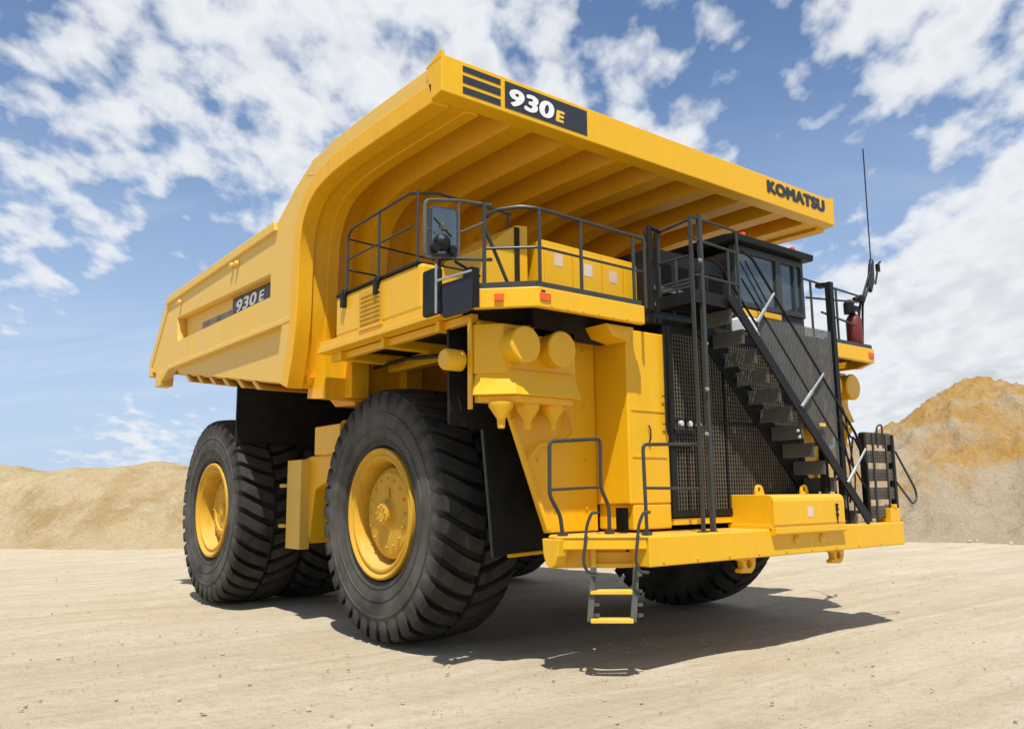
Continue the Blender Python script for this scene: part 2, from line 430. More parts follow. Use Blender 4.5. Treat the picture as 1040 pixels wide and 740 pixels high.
def heightfield(name, mt, nu, nv, fn):
    vs = []; fs = []
    for j in range(nv + 1):
        for i in range(nu + 1): vs.append(fn(i / nu, j / nv))
    for j in range(nv):
        for i in range(nu): a = j * (nu + 1) + i; fs.append((a, a + 1, a + nu + 2, a + nu + 1))
    me = bpy.data.meshes.new(name); me.from_pydata(vs, [], fs); me.materials.append(mt)
    me.polygons.foreach_set('use_smooth', [True] * len(me.polygons))
    o = bpy.data.objects.new(name, me); COL.objects.link(o); return o


BL = [(-75, 106.5), (-30, 58.4), (-4.6, 31.0), (1.2, 24.9), (9, 20.6), (22, 19.5), (48, 21), (90, 24)]
SL = [0]
for a, b in zip(BL, BL[1:]): SL.append(SL[-1] + math.dist(a, b))


def along(s):
    for i in range(len(BL) - 1):
        if s <= SL[i + 1] or i == len(BL) - 2:
            t = (s - SL[i]) / (SL[i + 1] - SL[i]); a, b = BL[i], BL[i + 1]
            return a[0] + (b[0] - a[0]) * t, a[1] + (b[1] - a[1]) * t


def bankpt(u, v):
    s = u * SL[-1]; p0 = along(max(0, s - 4)); p1 = along(min(SL[-1] - .01, s + 4)); x, y = along(min(s, SL[-1] - .01))
    d = Vector((p1[0] - p0[0], p1[1] - p0[1])).normalized(); nr = Vector((-d.y, d.x))
    t = v * 26
    prof = smooth(t / 6.5) * (1 - smooth((t - 17) / 9))
    px, py = x + nr.x * t, y + nr.y * t
    h = 3.7 + .30 * fbm(px, py, .10, 3, 9.1)
    e = .55 * fbm(px, py, .23, 5, 2.0) * smooth(t / 3.5) * (1 - smooth((t - 20) / 6)) + .14 * fbm(px, py, 1.2, 4, 5.0) * smooth(t / 1.5)
    wob = 1.0 * fbm(s, 0, .07, 3, 3.3) * (1 - smooth(t / 10))
    return (px + nr.x * wob, py + nr.y * wob, -.06 + h * prof + e * (1 if t < 24 else 0))


o = heightfield('hill', M['bank'], 420, 60, bankpt); o['kind'] = 'structure'

HC = (42.3, 10.3)


def heappt(u, v):
    x = HC[0] - 24 + u * 56; y = HC[1] - 26 + v * 44
    dx, dy = x - HC[0], y - HC[1]
    a = Vector((.787, -.616)); sx = dx * a.x + dy * a.y; sy = dx * a.y * -1 + dy * a.x          # sx: to the right in the view
    wn = 1.6 * fbm(x, y, .12, 4, 1.7)
    rs = 1 + .10 * fbm(sx, sy, .16, 3, 4.4)
    h1 = 9.3 - .63 * rs * math.sqrt(sx ** 2 + sy ** 2 + .5)
    h2 = 8.3 - .60 * math.sqrt((sx - 4.6) ** 2 + (sy - 1.0) ** 2 + .8)
    h3 = 6.6 - .55 * math.sqrt(max(0, abs(sx - 11) - 2) ** 2 + (sy - 2) ** 2 + 1)
    h = max(h1, h2, h3) + .45 * wn * .6
    fr = .5 * fbm(x, y, .55, 5, 6.6) + .30 * abs(fbm(x, y, 1.6, 4, 8.1)) + .16 * fbm(x, y, 3.1, 3, 1.1)
    ang = math.atan2(sy, sx); rad = math.hypot(sx, sy)
    fr += .32 * (1 - abs(math.sin(ang * 11 + 2.2 * fbm(x, y, .18, 4, 5.5)))) ** 2 * smooth(rad / 5)
    z = h + fr * (1 if h > 0 else max(0, 1 + h))
    if h < 1.2: z = max(z, -.05 + .25 * max(0, 1 + (h - 1.2) / 4) * (1 + fbm(x, y, .5, 4, 3.0))) if h > -2.5 else -.3
    return (x, y, max(z, -.3))


o = heightfield('spoil_heap', M['heap'], 250, 200, heappt)
o['label'] = 'tall ochre and tan spoil heap rising behind the truck on the right'; o['category'] = 'dirt heap'

# loose stones
rnd = random.Random(3); sb = MB()
ICO = None
b = bmesh.new(); bmesh.ops.create_icosphere(b, subdivisions=1, radius=1); b.verts.ensure_lookup_table()
ICO = ([v.co.copy() for v in b.verts], [tuple(v.index for v in f.verts) for f in b.faces]); b.free()


def rock(mb, x, y, z, s):
    q = Matrix.Rotation(rnd.random() * 6.28, 3, 'Z') @ Matrix.Rotation(rnd.random() * 3, 3, 'X')
    sc = (s * rnd.uniform(.7, 1.4), s * rnd.uniform(.6, 1.1), s * rnd.uniform(.4, .8))
    vs = []
    for v in ICO[0]:
        w = q @ (v * rnd.uniform(.75, 1.15)); vs.append((x + w.x * sc[0], y + w.y * sc[1], z + w.z * sc[2]))
    mb.add(vs, ICO[1])


for _ in range(11000):
    d = 3 + 26 * rnd.random() ** 1.3; a = rnd.uniform(-.75, .75)
    h = Vector((F.x, F.y)).normalized(); c = math.cos(a); s_ = math.sin(a)
    x = CAM.x + d * (h.x * c + h.y * s_); y = CAM.y + d * (h.y * c - h.x * s_)
    if -4.2 < x < 4.2 and -1.5 < y < 8.2: continue
    rock(sb, x, y, -.012 + .035 * (fbm(x, y, .55, 4) - 0) * 0, .003 + .007 * rnd.random() + .022 * rnd.random() ** 14)
for _ in range(1300):                                                       # debris at the foot of the heap
    a = rnd.uniform(2.2, 5.2); d = 13.5 + 5 * rnd.random() ** 1.5
    x, y = HC[0] + d * math.cos(a), HC[1] + d * math.sin(a) * 1.05
    rock(sb, x, y, .0, .03 + .12 * rnd.random() ** 4)
o = sb.build('gravel', M['stone']); o['kind'] = 'stuff'

# ------------------------------------------------------------------ the truck
T = empty('dump_truck'); T['label'] = 'huge yellow mining dump truck parked on pale dusty ground'; T['category'] = 'dump truck'

# ---- dump body ----
PROF = [(-2.60, 6.985), (-1.6, 6.995), (-.9, 7.0), (-.3, 6.995), (.15, 6.97), (.45, 6.93), (.75, 6.86), (.98, 6.74), (1.15, 6.58), (1.27, 6.38), (1.34, 6.1), (1.37, 5.7), (1.38, 5.2), (1.40, 4.8), (1.5, 4.3), (1.66, 3.80)]
WB = 4.4
body = empty('dump_body', T)
B = MB()                                                                     # canopy + headboard plate
inner = offs(PROF, .34); plate2 = offs(PROF, .44)
B.prism([(-2.70, 7.32)] + inner + plate2[::-1] + [(-2.70, 7.42)], 'x', -4.30, 4.30)
B.build('headboard_plate', M['canopy'], body, smooth=True)
B = MB()                                                                     # top skin of canopy, falling to the side rails
B.prism([(-2.83, 7.40), (.98, 7.40), (1.06, 7.46), (-2.70, 7.46)], 'x', -4.25, 4.25)
B.build('canopy_top', M['body'], body)
B = MB(); B.prism([(-2.83, 7.01), (-2.60, 6.985), (-2.50, 7.30), (-2.50, 7.46), (-2.74, 7.50), (-2.83, 7.50)], 'x', -WB - .02, WB + .02)
visor = B.build('visor_beam', M['yellow'], body, bevel=.012)
for s in (-1, 1):
    B = MB(); B.prism([(-2.827, 7.46), (-2.827, 7.55), (-2.76, 7.55), (-2.47, 7.44)], 'x', s * (WB + .024), s * (WB - .03))
    B.build('visor_end_lip', M['yellow'], body)
    # corner band: side post and canopy edge beam in one sweep, with a proud outer flange
    B = MB(); ob = offs(PROF, .50)
    B.prism(PROF + ob[::-1], 'x', s * 4.36, s * 3.72)
    B.build('corner_post', M['canopy'], body, smooth=True, bevel=.012)
    B = MB(); o1 = offs(PROF, -.05); o2 = offs(PROF, .22)
    B.prism(o1 + o2[::-1], 'x', s * 4.42, s * 4.16)
    B.build('post_flange', M['canopy'], body, smooth=True, bevel=.01)
    B = MB(); B.prism(offs(PROF, .18) + offs(PROF, .62)[7:][::-1] + [(.3, 7.46), (-2.55, 7.46)], 'x', s * 4.375, s * 4.05); B.build('post_side', M['body'], body, smooth=True)
    B = MB(); o1 = offs(PROF, -.025)
    B.prism(o1 + offs(PROF, .2)[::-1], 'x', s * 3.90, s * 3.70)
    B.build('post_flange', M['canopy'], body, smooth=True, bevel=.01)
# longitudinal ribs under the canopy and down the headboard
for k in range(7):
    xc = -2.97 + k * .99
    B = MB(); n = len(PROF); lo = PROF; hi = offs(PROF, .35)
    vs = []
    for p, q in zip(lo, hi):
        vs += [(xc - .17, p[0], p[1]), (xc + .17, p[0], p[1]), (xc + .31, q[0], q[1]), (xc - .31, q[0], q[1])]
    fs = [(0, 1, 2, 3), tuple((n - 1) * 4 + j for j in (3, 2, 1, 0))]
    for i in range(n - 1):
        for j in range(4): fs.append((i * 4 + j, i * 4 + (j + 1) % 4, (i + 1) * 4 + (j + 1) % 4, (i + 1) * 4 + j))
    B.add(vs, fs); B.build('canopy_rib', M['canopy'], body, smooth=True, angle=25)
# sides
TOPL = [(-2.3, 7.44), (.99, 7.43), (1.65, 7.18), (2.42, 6.75), (8.68, 6.63)]
for s in (-1, 1):
    mw = Matrix(((0, 0, 1, s * 4.26), (1, 0, 0, 0), (0, 1, 0, 0), (0, 0, 0, 1)))
    outline = [(1.40, 4.93), (8.42, 4.97), (8.95, 4.72), (9.30, 4.93), (10.05, 5.12), (8.68, 6.60), (2.42, 6.72), (1.65, 7.15), (.99, 7.40), (.55, 7.22), (.98, 6.98), (1.3, 6.7), (1.5, 6.3)]
    hole = [(7.98, 6.04), (2.62, 5.88), (2.60, 5.47), (7.86, 5.50)]
    curve_mesh('side_wall', M['body'], body, [outline, hole], .20, mw, bevel=.012)
    B = MB(); B.prism([(8.2, 6.15), (2.4, 6.0), (2.4, 5.3), (8.2, 5.35)], 'x', s * 4.16, s * 4.10); B.build('recess_panel', M['body'], body)
    B = MB(); B.prism([(1.42, 4.95), (8.4, 4.99), (7.9, 4.79), (1.68, 3.86)], 'x', s * 4.26, s * 4.02)
    B.build('lower_side_panel', M['body'], body, bevel=.01)
    B = MB()                                                                 # rolled ledge where the upper wall overhangs the lower panel
    B.prism([(1.36, 4.88), (1.36, 4.97), (8.46, 5.02), (8.44, 4.93)], 'x', s * 4.385, s * 4.2); B.build('ledge', M['body'], body, bevel=.015)
    B = MB()
    B.prism([(2.36, 6.58), (2.40, 6.76), (8.66, 6.65), (8.74, 6.47)], 'x', s * 4.42, s * 4.14); B.build('top_rail', M['body'], body, bevel=.02)
    B = MB(); B.bar((s * 4.27, 8.62, 6.60), (s * 4.27, 9.97, 5.13), .24, .22, (1, 0, 0)); B.build('tail_flange', M['body'], body, bevel=.012)
    B = MB(); B.prism([(8.95, 4.62), (9.35, 4.62), (9.30, 4.95), (8.90, 4.95)], 'x', s * 4.40, s * 4.1); B.build('rear_lug', M['body'], body, bevel=.02)
    B = MB(); B.box(s * 4.39, s * 4.12, 9.75, 9.95, 4.92, 5.12); B.build('tail_block', M['body'], body, bevel=.02)
    # upper part of the side wall swept into the canopy
    B = MB(); B.prism([(-2.60, 7.24), (-2.5, 7.42), (.99, 7.40), (1.2, 7.2), (.7, 7.05), (.2, 7.10)], 'x', s * 4.38, s * 4.0); B.build('canopy_side', M['body'], body, bevel=.01)
    for yy, zz_ in ((4.2, 6.42), (4.45, 6.44), (7.7, 6.34)):
        B = MB(); B.lathe([(0, .06), (.06, .06), (.09, .035)], (s * 4.36, yy, zz_), 'x', 12, s); B.build('lifting_pin', M['body'], body, smooth=True)
# floor, bolsters and the sloped front underside
B = MB(); B.prism([(1.5, 3.98), (1.66, 3.84), (10.0, 5.06), (10.02, 5.16), (1.6, 4.0)], 'x', -4.1, 4.1); B.build('floor', M['canopy'], body)
for k in range(6):
    y0 = 3.7 + k * .80; zf = 3.84 + (y0 - 1.66) * .146
    B = MB(); B.prism([(y0 - .30, zf - .17), (y0 - .10, zf - .15), (y0 + .26, zf + .07), (y0 + .02, zf + .03)], 'x', -4.15, 4.15); B.build('floor_bolster', M['body'], body, bevel=.01)
B = MB(); B.prism([(1.66, 3.84), (1.66, 3.58), (2.4, 3.62), (3.0, 4.0)], 'x', -3.2, 3.2); B.build('front_bolster', M['canopy'], body, bevel=.02)
for k in range(8):
    xc = -3.5 + k * 1.0
    B = MB(); B.prism([(.90, 4.50), (1.52, 4.50), (1.6, 3.66), (.90, 3.62)], 'x', xc - .16, xc + .16); B.build('headboard_gusset', M['canopy'], body, bevel=.015)
B = MB(); B.prism([(1.12, 4.42), (1.12, 4.55), (1.6, 4.55), (1.78, 3.66), (1.12, 3.60)], 'x', -4.0, 4.0); B.build('headboard_foot', M['canopy'], body)
for s in (-1, 1):
    B = MB(); B.box(s * .75, s * 1.15, 1.8, 9.4, 3.3, 3.75); B.build('body_rail', M['frame'], body, bevel=.02)

# visor decals and lettering (flat vinyl on the beam's face)
yd = -2.836
B = MB()
for z0, z1 in ((7.36, 7.44), (7.21, 7.31), (7.07, 7.16)): B.box(-4.10, -3.50, yd, yd + .003, z0, z1)
B.build('stripe_decal', M['decal_dark'], body)
B = MB(); B.box(-3.43, -1.96, yd, yd + .003, 7.075, 7.445); B.build('model_decal', M['decal_dark'], body)
text('930', 'model_lettering', M['white'], body, (-3.36, yd - .004, 7.125), (1, 0, 0), (0, 0, 1), .25, .78, .05, .12)
text('E', 'model_lettering', M['stepyel'], body, (-2.56, yd - .004, 7.13), (1, 0, 0), (0, 0, 1), .17, .17, .06, .12)
text('KOMATSU', 'maker_lettering', M['decal_dark'], body, (2.30, yd - .001, 7.20), (1, 0, 0), (0, 0, 1), .235, 1.80, .085)
# side decals in the recess
for s in (-1, 1):
    xd = s * 4.166
    B = MB(); B.prism([(5.00, 5.93), (3.0, 5.87), (3.0, 5.52), (5.0, 5.54)], 'x', xd, xd - s * .004); B.build('side_decal', M['decal_dark'], body)
    B = MB(); B.prism([(6.80, 5.76), (5.04, 5.72), (5.04, 5.53), (6.80, 5.54)], 'x', xd, xd - s * .004); B.build('side_decal', M['decal_faded'], body)
    text('930', 'side_lettering', M['white'], body, (xd + s * .003, 4.78 if s < 0 else 3.35, 5.60), (0, s, 0), (0, 0, 1), .24, 1.05, .03, .12)
    text('E', 'side_lettering', M['white'], body, (xd + s * .003, 3.62 if s < 0 else 4.6, 5.60), (0, s, 0), (0, 0, 1), .20, .26, .03, .12)

# ---- chassis ----
ch = empty('chassis', T)
for s in (-1, 1):
    B = MB(); B.box(s * .95, s * 1.35, -3.3, 8.2, 1.85, 2.75); B.build('frame_rail', M['frame'], ch, bevel=.02)
    B = MB(); B.lathe([(0, .24), (1.1, .24), (1.1, .17), (1.9, .17)], (s * 1.75, 0, 1.55), 'z', 24); B.build('suspension_strut', M['frame'], ch, smooth=True)
    B = MB(); B.lathe([(0, .20), (1.4, .20), (1.4, .13), (2.2, .13)], (s * 1.5, 4.6, 1.6), 'z', 20); B.build('hoist_cylinder', M['frame'], ch, smooth=True)
    B = MB(); B.box(s * 4.0, s * 2.75, 4.98, 5.04, 3.12, 4.34); B.box(s * 2.75, s * 1.2, 4.98, 5.04, 3.0, 4.34); B.build('rear_mud_flap', M['flap'], ch)
B = MB(); B.box(-1.3, 1.3, -.6, .6, 1.5, 2.3); B.build('front_cross_tube', M['frame'], ch, bevel=.05)
B = MB(); B.lathe([(-1.5, .5), (-1.2, .75), (1.2, .75), (1.5, .5)], (0, 6.35, 1.85), 'x', 32); B.build('rear_axle', M['frame'], ch, smooth=True)
B = MB(); B.lathe([(-2.6, .38), (2.6, .38)], (0, 0, 1.84), 'x', 24); B.build('front_axle', M['frame'], ch, smooth=True)
B = MB(); B.box(-1.5, 1.5, -2.9, -.9, 1.5, 3.9); B.build('engine', M['frame'], ch, bevel=.05)
B = MB(); B.box(-.9, .9, 1.2, 3.6, 1.4, 3.2); B.build('alternator', M['frame'], ch, bevel=.08)

# fuel tank and hydraulic box between the wheels on the near side
tk = empty('fuel_tank', T)
B = MB(); B.box(-3.40, -3.20, 3.30, 3.90, 1.15, 2.74); B.build('tank_end_plate', M['body'], tk, bevel=.015)
B = MB(); B.prism([(3.85, 1.25), (3.85, 2.72), (3.3, 2.80), (1.62, 2.80), (1.62, 2.60), (3.1, 2.2), (3.32, 1.25)], 'x', -3.22, -1.9); B.build('tank_body', M['yellow'], tk, bevel=.03)
B = MB(); B.box(-3.42, -2.2, 1.75, 2.72, 2.79, 3.28); B.build('tank_top_box', M['yellow'], tk, bevel=.02)
B = MB(); B.lathe([(0, .07), (.06, .07), (.10, .03)], (-3.1, 2.2, 3.28), 'z', 12); B.build('filler_cap', M['yellow'], tk, smooth=True)
for z in (1.55, 2.28):
    B = MB(); B.lathe([(0, .035), (.08, .035)], (-3.45, 3.96, z), 'y', 10); B.box(-3.46, -3.38, 3.9, 4.0, z - .03, z + .03); B.build('hinge_bolt', M['body'], tk)
B = MB()
for z in (2.05, 2.28): B.bar((-2.9, 2.9, z), (-2.4, 1.6, z), .05, .05)
B.box(-2.9, -2.2, 1.9, 2.9, 1.0, 1.35); B.build('hose_rack', M['frame'], tk)


# ---- wheels ----
def tyre_mesh():
    B = MB(); HW = .67
    half = [(0, 1.735), (.45, 1.72), (.58, 1.69), (.635, 1.63), (.655, 1.54), (.668, 1.44), (.672, 1.33), (.668, 1.30), (.66, 1.22), (.635, 1.10), (.60, 1.02), (.585, .985), (.53, .96), (.50, .90)]
    prof = [(-o, r) for o, r in half[::-1]] + half[1:]
    vs = []; fs = []; n = 96; m = len(prof)
    for o, r in prof:
        for j in range(n): a = 2 * math.pi * j / n; vs.append((o, r * math.cos(a), r * math.sin(a)))
    for i in range(m - 1):
        for j in range(n): fs.append((i * n + j, i * n + (j + 1) % n, (i + 1) * n + (j + 1) % n, (i + 1) * n + j))
    for j in range(n): fs.append(((m - 1) * n + j, (m - 1) * n + (j + 1) % n, (j + 1) % n, j))
    B.add(vs, fs)
    N = 37
    us = [.035, .12, .22, .34, .46, .57, .635, .662, .672]
    rt = [1.848, 1.848, 1.846, 1.840, 1.828, 1.812, 1.780, 1.69, 1.56]
    rb = [1.68, 1.68, 1.68, 1.68, 1.67, 1.63, 1.56, 1.50, 1.48]
    for s in (-1, 1):
        for k in range(N):
            th = 2 * math.pi * (k + (.5 if s > 0 else 0)) / N; vs = []
            for i, u in enumerate(us):
                sw = -.17 * (u / .67) ** 1.5
                hw = .050 + .011 * min(1, u / .3)
                if i == 0: hw = .056
                if i == len(us) - 1: hw = .040
                for r, h in ((rt[i], hw * .90), (rb[i], hw * 1.12)):
                    for q in (-1, 1):
                        a = th + sw + q * h; x = s * (u - (.012 if r == rb[i] and i > 5 else 0)); vs.append((x, r * math.cos(a), r * math.sin(a)))
            fs = []; n2 = len(us)
            for i in range(n2 - 1):
                a = i * 4; c = a + 4
                fs += [(a, a + 1, c + 1, c), (a + 2, a, c, c + 2), (a + 1, a + 3, c + 3, c + 1)]
            fs += [(2, 3, 1, 0), ((n2 - 1) * 4, (n2 - 1) * 4 + 1, (n2 - 1) * 4 + 3, (n2 - 1) * 4 + 2)]
            B.add(vs, fs)
    for s in (-1, 1):                                                        # raised rings on the sidewalls
        for r0, w, x0 in ((1.24, .012, .661), (1.46, .014, .667), (1.07, .012, .625)):
            B.lathe([(x0 - .02, r0 - w * 2), (x0 + .012, r0 - w), (x0 + .012, r0 + w), (x0 - .02, r0 + w * 2)], (0, 0, 0), 'x', 72, s, False)
    return B


TM = tyre_mesh()


def wheel(cx, cy, out, front=True, rimmed=True):
    w = empty('wheel', T, (cx, cy, 1.828))
    if not hasattr(wheel, 'tm'):
        o = TM.build('tyre', M['tyre'], w, smooth=True, angle=28); wheel.tm = o.data
    else:
        o = bpy.data.objects.new('tyre', wheel.tm); COL.objects.link(o); o.parent = w
    o.rotation_euler = (random.random(), 0, 0)
    B = MB(); s = out
    if front:
        rim = [(.22, .30), (.22, .70), (.28, .735), (.44, .755), (.55, .765), (.575, .785), (.60, .80), (.605, .83), (.585, .86), (.60, .885), (.625, .90), (.635, .92), (.625, .945), (.58, .95), (.5, .93), (.1, .9), (.1, .3)]
        hub = [(.22, .665), (.38, .665), (.405, .655), (.42, .62), (.455, .59), (.47, .50), (.475, .36), (.47, .20), (.50, .175), (.56, .165), (.575, .14), (.575, .02), (.57, .0)]
    else:
        rim = [(.15, .30), (.17, .68), (.24, .72), (.44, .74), (.54, .755), (.585, .775), (.59, .80), (.57, .83), (.59, .86), (.62, .88), (.635, .90), (.63, .935), (.58, .95), (.5, .93), (.1, .9), (.1, .3)]
        hub = [(.20, .60), (.33, .61), (.36, .585), (.385, .53), (.39, .42), (.36, .40), (.36, .14), (.40, .12), (.40, .0)]
    B.lathe(rim, (0, 0, 0), 'x', 72, s); B.build('rim', M['wheel'], w, smooth=True)
    B = MB(); B.lathe(hub, (0, 0, 0), 'x', 56, s)
    nb = 16 if front else 12
    for k in range(nb):
        a = k * 2 * math.pi / nb; r = .50 if front else .47; x0 = .46 if front else .38
        B.lathe([(x0, .020), (x0 + .035, .020), (x0 + .04, .01)], (0, r * math.cos(a), r * math.sin(a)), 'x', 6, s)
    if front:
        for k in range(8):
            a = k * math.pi / 4; B.lathe([(.57, .018), (.60, .018)], (0, .11 * math.cos(a), .11 * math.sin(a)), 'x', 6, s)
        B.box(.47 * s, .50 * s, -.08, .08, .22, .36); B.box(.47 * s, .51 * s, .16, .30, -.1, .06)
    B.build('hub', M['wheel'], w, smooth=True)
    return w


wheel(-3.02, 0, -1); wheel(3.02, 0, 1)
wheel(-3.345, 6.35, -1, False); wheel(-1.95, 6.35, -1, False); wheel(1.95, 6.35, 1, False); wheel(3.345, 6.35, 1, False)

# ---- front: bumper walkway ----
bp = empty('bumper', T)
outl = [(-2.86, -2.92), (-3.12, -3.20), (-3.12, -3.35), (-2.34, -4.07), (3.61, -4.07), (3.75, -3.3), (3.75, -2.4)]
B = MB(); B.prism(outl, 'z', 1.560, 1.585); B.build('walkway_plate', M['yellow'], bp, bevel=.006)
B = MB(); B.prism([(-2.33, -4.085), (3.625, -4.085), (3.625, -3.75), (-2.33, -3.75)], 'z', 1.225, 1.574); B.build('bumper_beam', M['yellow'], bp, bevel=.014)
B = MB(); B.prism([(-3.13, -3.325), (-2.34, -4.05), (-2.34, -3.7), (-2.9, -3.15)], 'z', 1.43, 1.559); B.build('corner_fascia', M['yellow'], bp, bevel=.01)
B = MB(); B.prism([(-3.0, -3.12), (-2.34, -3.72), (-2.34, -2.95), (-2.85, -2.95)], 'z', 1.20, 1.555); B.build('corner_beam', M['yellow'], bp, bevel=.012)
for s in (-1, 1):
    B = MB(); c = (-3.14 if s < 0 else 3.55); 
    pts = [(-3.40, 1.555), (-3.38, 1.36), (-3.33, 1.25), (-3.25, 1.21), (-3.17, 1.25), (-3.12, 1.36), (-3.10, 1.555)]
    B.prism(pts, 'x', c, c + .16 * (1 if s < 0 else -1)); B.build('end_plate', M['yellow'], bp, bevel=.012)
for xc in (-.27, 1.90):
    B = MB()
    mw = Matrix(((1, 0, 0, xc), (0, 0, 1, -3.9), (0, 1, 0, 1.05), (0, 0, 0, 1)))
    ring = [(.055 * math.cos(a * math.pi / 8), .09 + .055 * math.sin(a * math.pi / 8)) for a in range(16)]
    curve_mesh('tow_eye', M['yellow'], bp, [[(-.30, .22), (-.30, .17), (-.14, .13), (-.12, .05), (-.20, .02), (-.18, -.02), (.04, -.03), (.11, .02), (.14, .08), (.15, .22)], ring], .10, mw, bevel=.01)
for xc in (.62, 1.25):
    B = MB(); B.lathe([(0, .06), (.03, .06), (.05, .03)], (xc, -4.075, 1.42), 'y', 14, -1); B.build('bumper_pad', M['yellow'], bp, smooth=True)
B = MB(); B.box(2.55, 2.72, -4.082, -4.078, 1.42, 1.50); B.build('warning_label', M['sticker'], bp)
# equipment box on the bumper
eb = empty('equipment_box', T)
pr_ = [(-4.15, 1.60), (-4.15, 1.95), (-4.135, 2.0), (-4.10, 2.03), (-4.05, 2.04), (-3.42, 2.04), (-3.42, 1.60)]
B = MB(); B.prism(pr_, 'x', .06, 1.80); B.build('box_shell', M['yellow'], eb, bevel=.008)
B = MB(); B.prism([(-4.12, 1.49), (-4.17, 1.52), (-4.17, 1.60), (-4.085, 1.60), (-4.085, 1.49)], 'x', .05, 1.81); B.box(.03, .07, -4.1, -3.4, 1.584, 1.64); B.build('box_lip', M['yellow'], eb, bevel=.006)
for xc, yy in ((.30, -3.75), (1.40, -3.75)):
    mw = Matrix(((1, 0, 0, xc), (0, 0, 1, yy), (0, 1, 0, 2.04), (0, 0, 0, 1)))
    hole = [(.035 * math.cos(a * math.pi / 6), .07 + .035 * math.sin(a * math.pi / 6)) for a in range(12)]
    arc = [(.085 * math.cos(a * math.pi / 8), .07 + .07 * math.sin(a * math.pi / 8)) for a in range(9)]
    curve_mesh('lifting_eye', M['yellow'], eb, [[(.11, 0)] + arc + [(-.11, 0)], hole], .03, mw)
B = MB(); B.box(.84, .98, -4.153, -4.151, 1.73, 1.87); B.build('warning_label', M['sticker'], eb)
B = MB()
for z in (1.72, 1.80, 1.86): B.box(1.56, 1.62, -4.165, -4.15, z, z + .04)
B.box(1.575, 1.60, -4.162, -4.15, 1.62, 1.9); B.build('latch', M['black'], eb)
for z in (1.90,):
    B = MB(); B.bar((.05, -4.156, 1.645), (1.80, -4.156, 1.645), .008, .012); B.build('seam', M['yellow'], eb)

# ---- hood: radiator shroud and diffuser panels ----
hd = empty('hood', T)
for s in (-1, 1):
    if s > 0: pass
    B = MB()                                                                  # column beside the grille; narrows downwards
    a, b_ = (s * 1.19, s * 1.96) if s < 0 else (1.90, 1.98)
    B.prism([(a, -3.45), (b_, -3.45), (s * 1.98, -2.84), (a, -2.84)], 'z', 1.94, 4.20)
    if s < 0: B.prism([(a, -3.447), (s * 1.90, -3.447), (s * 1.93, -2.84), (a, -2.84)], 'z', 1.62, 1.937)
    B.build('shroud_side', M['yellow' if s < 0 else 'black'], hd, bevel=.02)
    for z in (2.55, 3.15):
        if s < 0: B = MB(); B.bar((s * 1.25, -3.455, z), (s * 1.9, -3.455, z), .012, .025); B.build('weld_strip', M['yellow'], hd)
    B = MB(); B.box(s * 1.99, s * 2.08, -3.43, -3.30, 1.60, 1.90); B.build('step_recess', M['core'], hd)
    B = MB()                                                                  # big flat diffuser panel behind the air box
    B.prism([(s * 1.99, 4.18), (s * 1.99, 1.60), (s * 2.86, 1.60), (s * 3.42, 3.0), (s * 3.9, 4.18)], 'y', -2.88, -2.80)
    B.build('diffuser_panel', M['yellow'], hd, bevel=.01)
    B = MB(); B.bar((s * 2.865, -2.90, 1.62), (s * 3.44, -2.90, 3.0), .06, .05, (0, 1, 0)); B.build('panel_flange', M['yellow'], hd, bevel=.008)
    pass
B = MB(); B.box(-1.185, 1.89, -3.30, -2.85, 1.7, 4.3); B.build('radiator_core', M['core'], hd)
B = MB(); B.box(-1.17, 1.88, -3.46, -3.31, 1.66, 1.74); B.build('shroud_sill', M['yellow'], hd)
B = MB(); B.box(-1.19, 1.89, -3.44, -2.85, 4.16, 4.36); B.build('shroud_top', M['black'], hd)
gr = empty('radiator_grille', T)
B = MB()
B.box(-1.185, -1.08, -3.475, -3.42, 1.76, 4.34); B.box(1.80, 1.895, -3.475, -3.42, 1.76, 4.34)
B.box(-1.18, 1.89, -3.474, -3.421, 1.76, 1.85); B.box(-1.18, 1.89, -3.474, -3.421, 4.24, 4.34); B.box(-.012, .012, -3.473, -3.43, 1.8, 4.3); B.box(-1.1, 1.85, -3.472, -3.43, 3.04, 3.07)
B.build('grille_frame', M['black'], gr)
B = MB(); x = -1.06
while x < 1.80: B.box(x - .0055, x + .0055, -3.466, -3.452, 1.80, 4.28); x += .056
z = 1.87
while z < 4.24: B.box(-1.10, 1.82, -3.452, -3.438, z - .0055, z + .0055); z += .056
B.build('grille_bars', M['grille'], gr)
B = MB(); B.box(-1.12, -.72, -3.50, -3.47, 2.86, 2.92); B.box(-1.1, -.75, -3.50, -3.47, 2.70, 2.73); B.build('lamp_bracket', M['black'], gr)
for xx in (-1.02, -.84, -.66):
    B = MB(); B.lathe([(0, .035), (.04, .04), (.05, .03)], (xx, -3.50, 3.00), 'y', 14, -1); B.build('work_lamp', M['lamp'], gr, smooth=True)
# hose and small ladder pipe on the shroud side
B = MB(); B.tube([(-1.27, -3.5, 4.30), (-1.28, -3.5, 2.92), (-1.20, -3.50, 2.74), (-1.05, -3.5, 2.68)], .016)
B.tube([(-1.20, -3.52, 4.30), (-1.21, -3.52, 2.82)], .012)
for z in (3.35, 2.98): B.bar((-1.34, -3.49, z), (-1.2, -3.49, z), .014, .014)
B.build('brake_pipe', M['black'], hd, smooth=True)

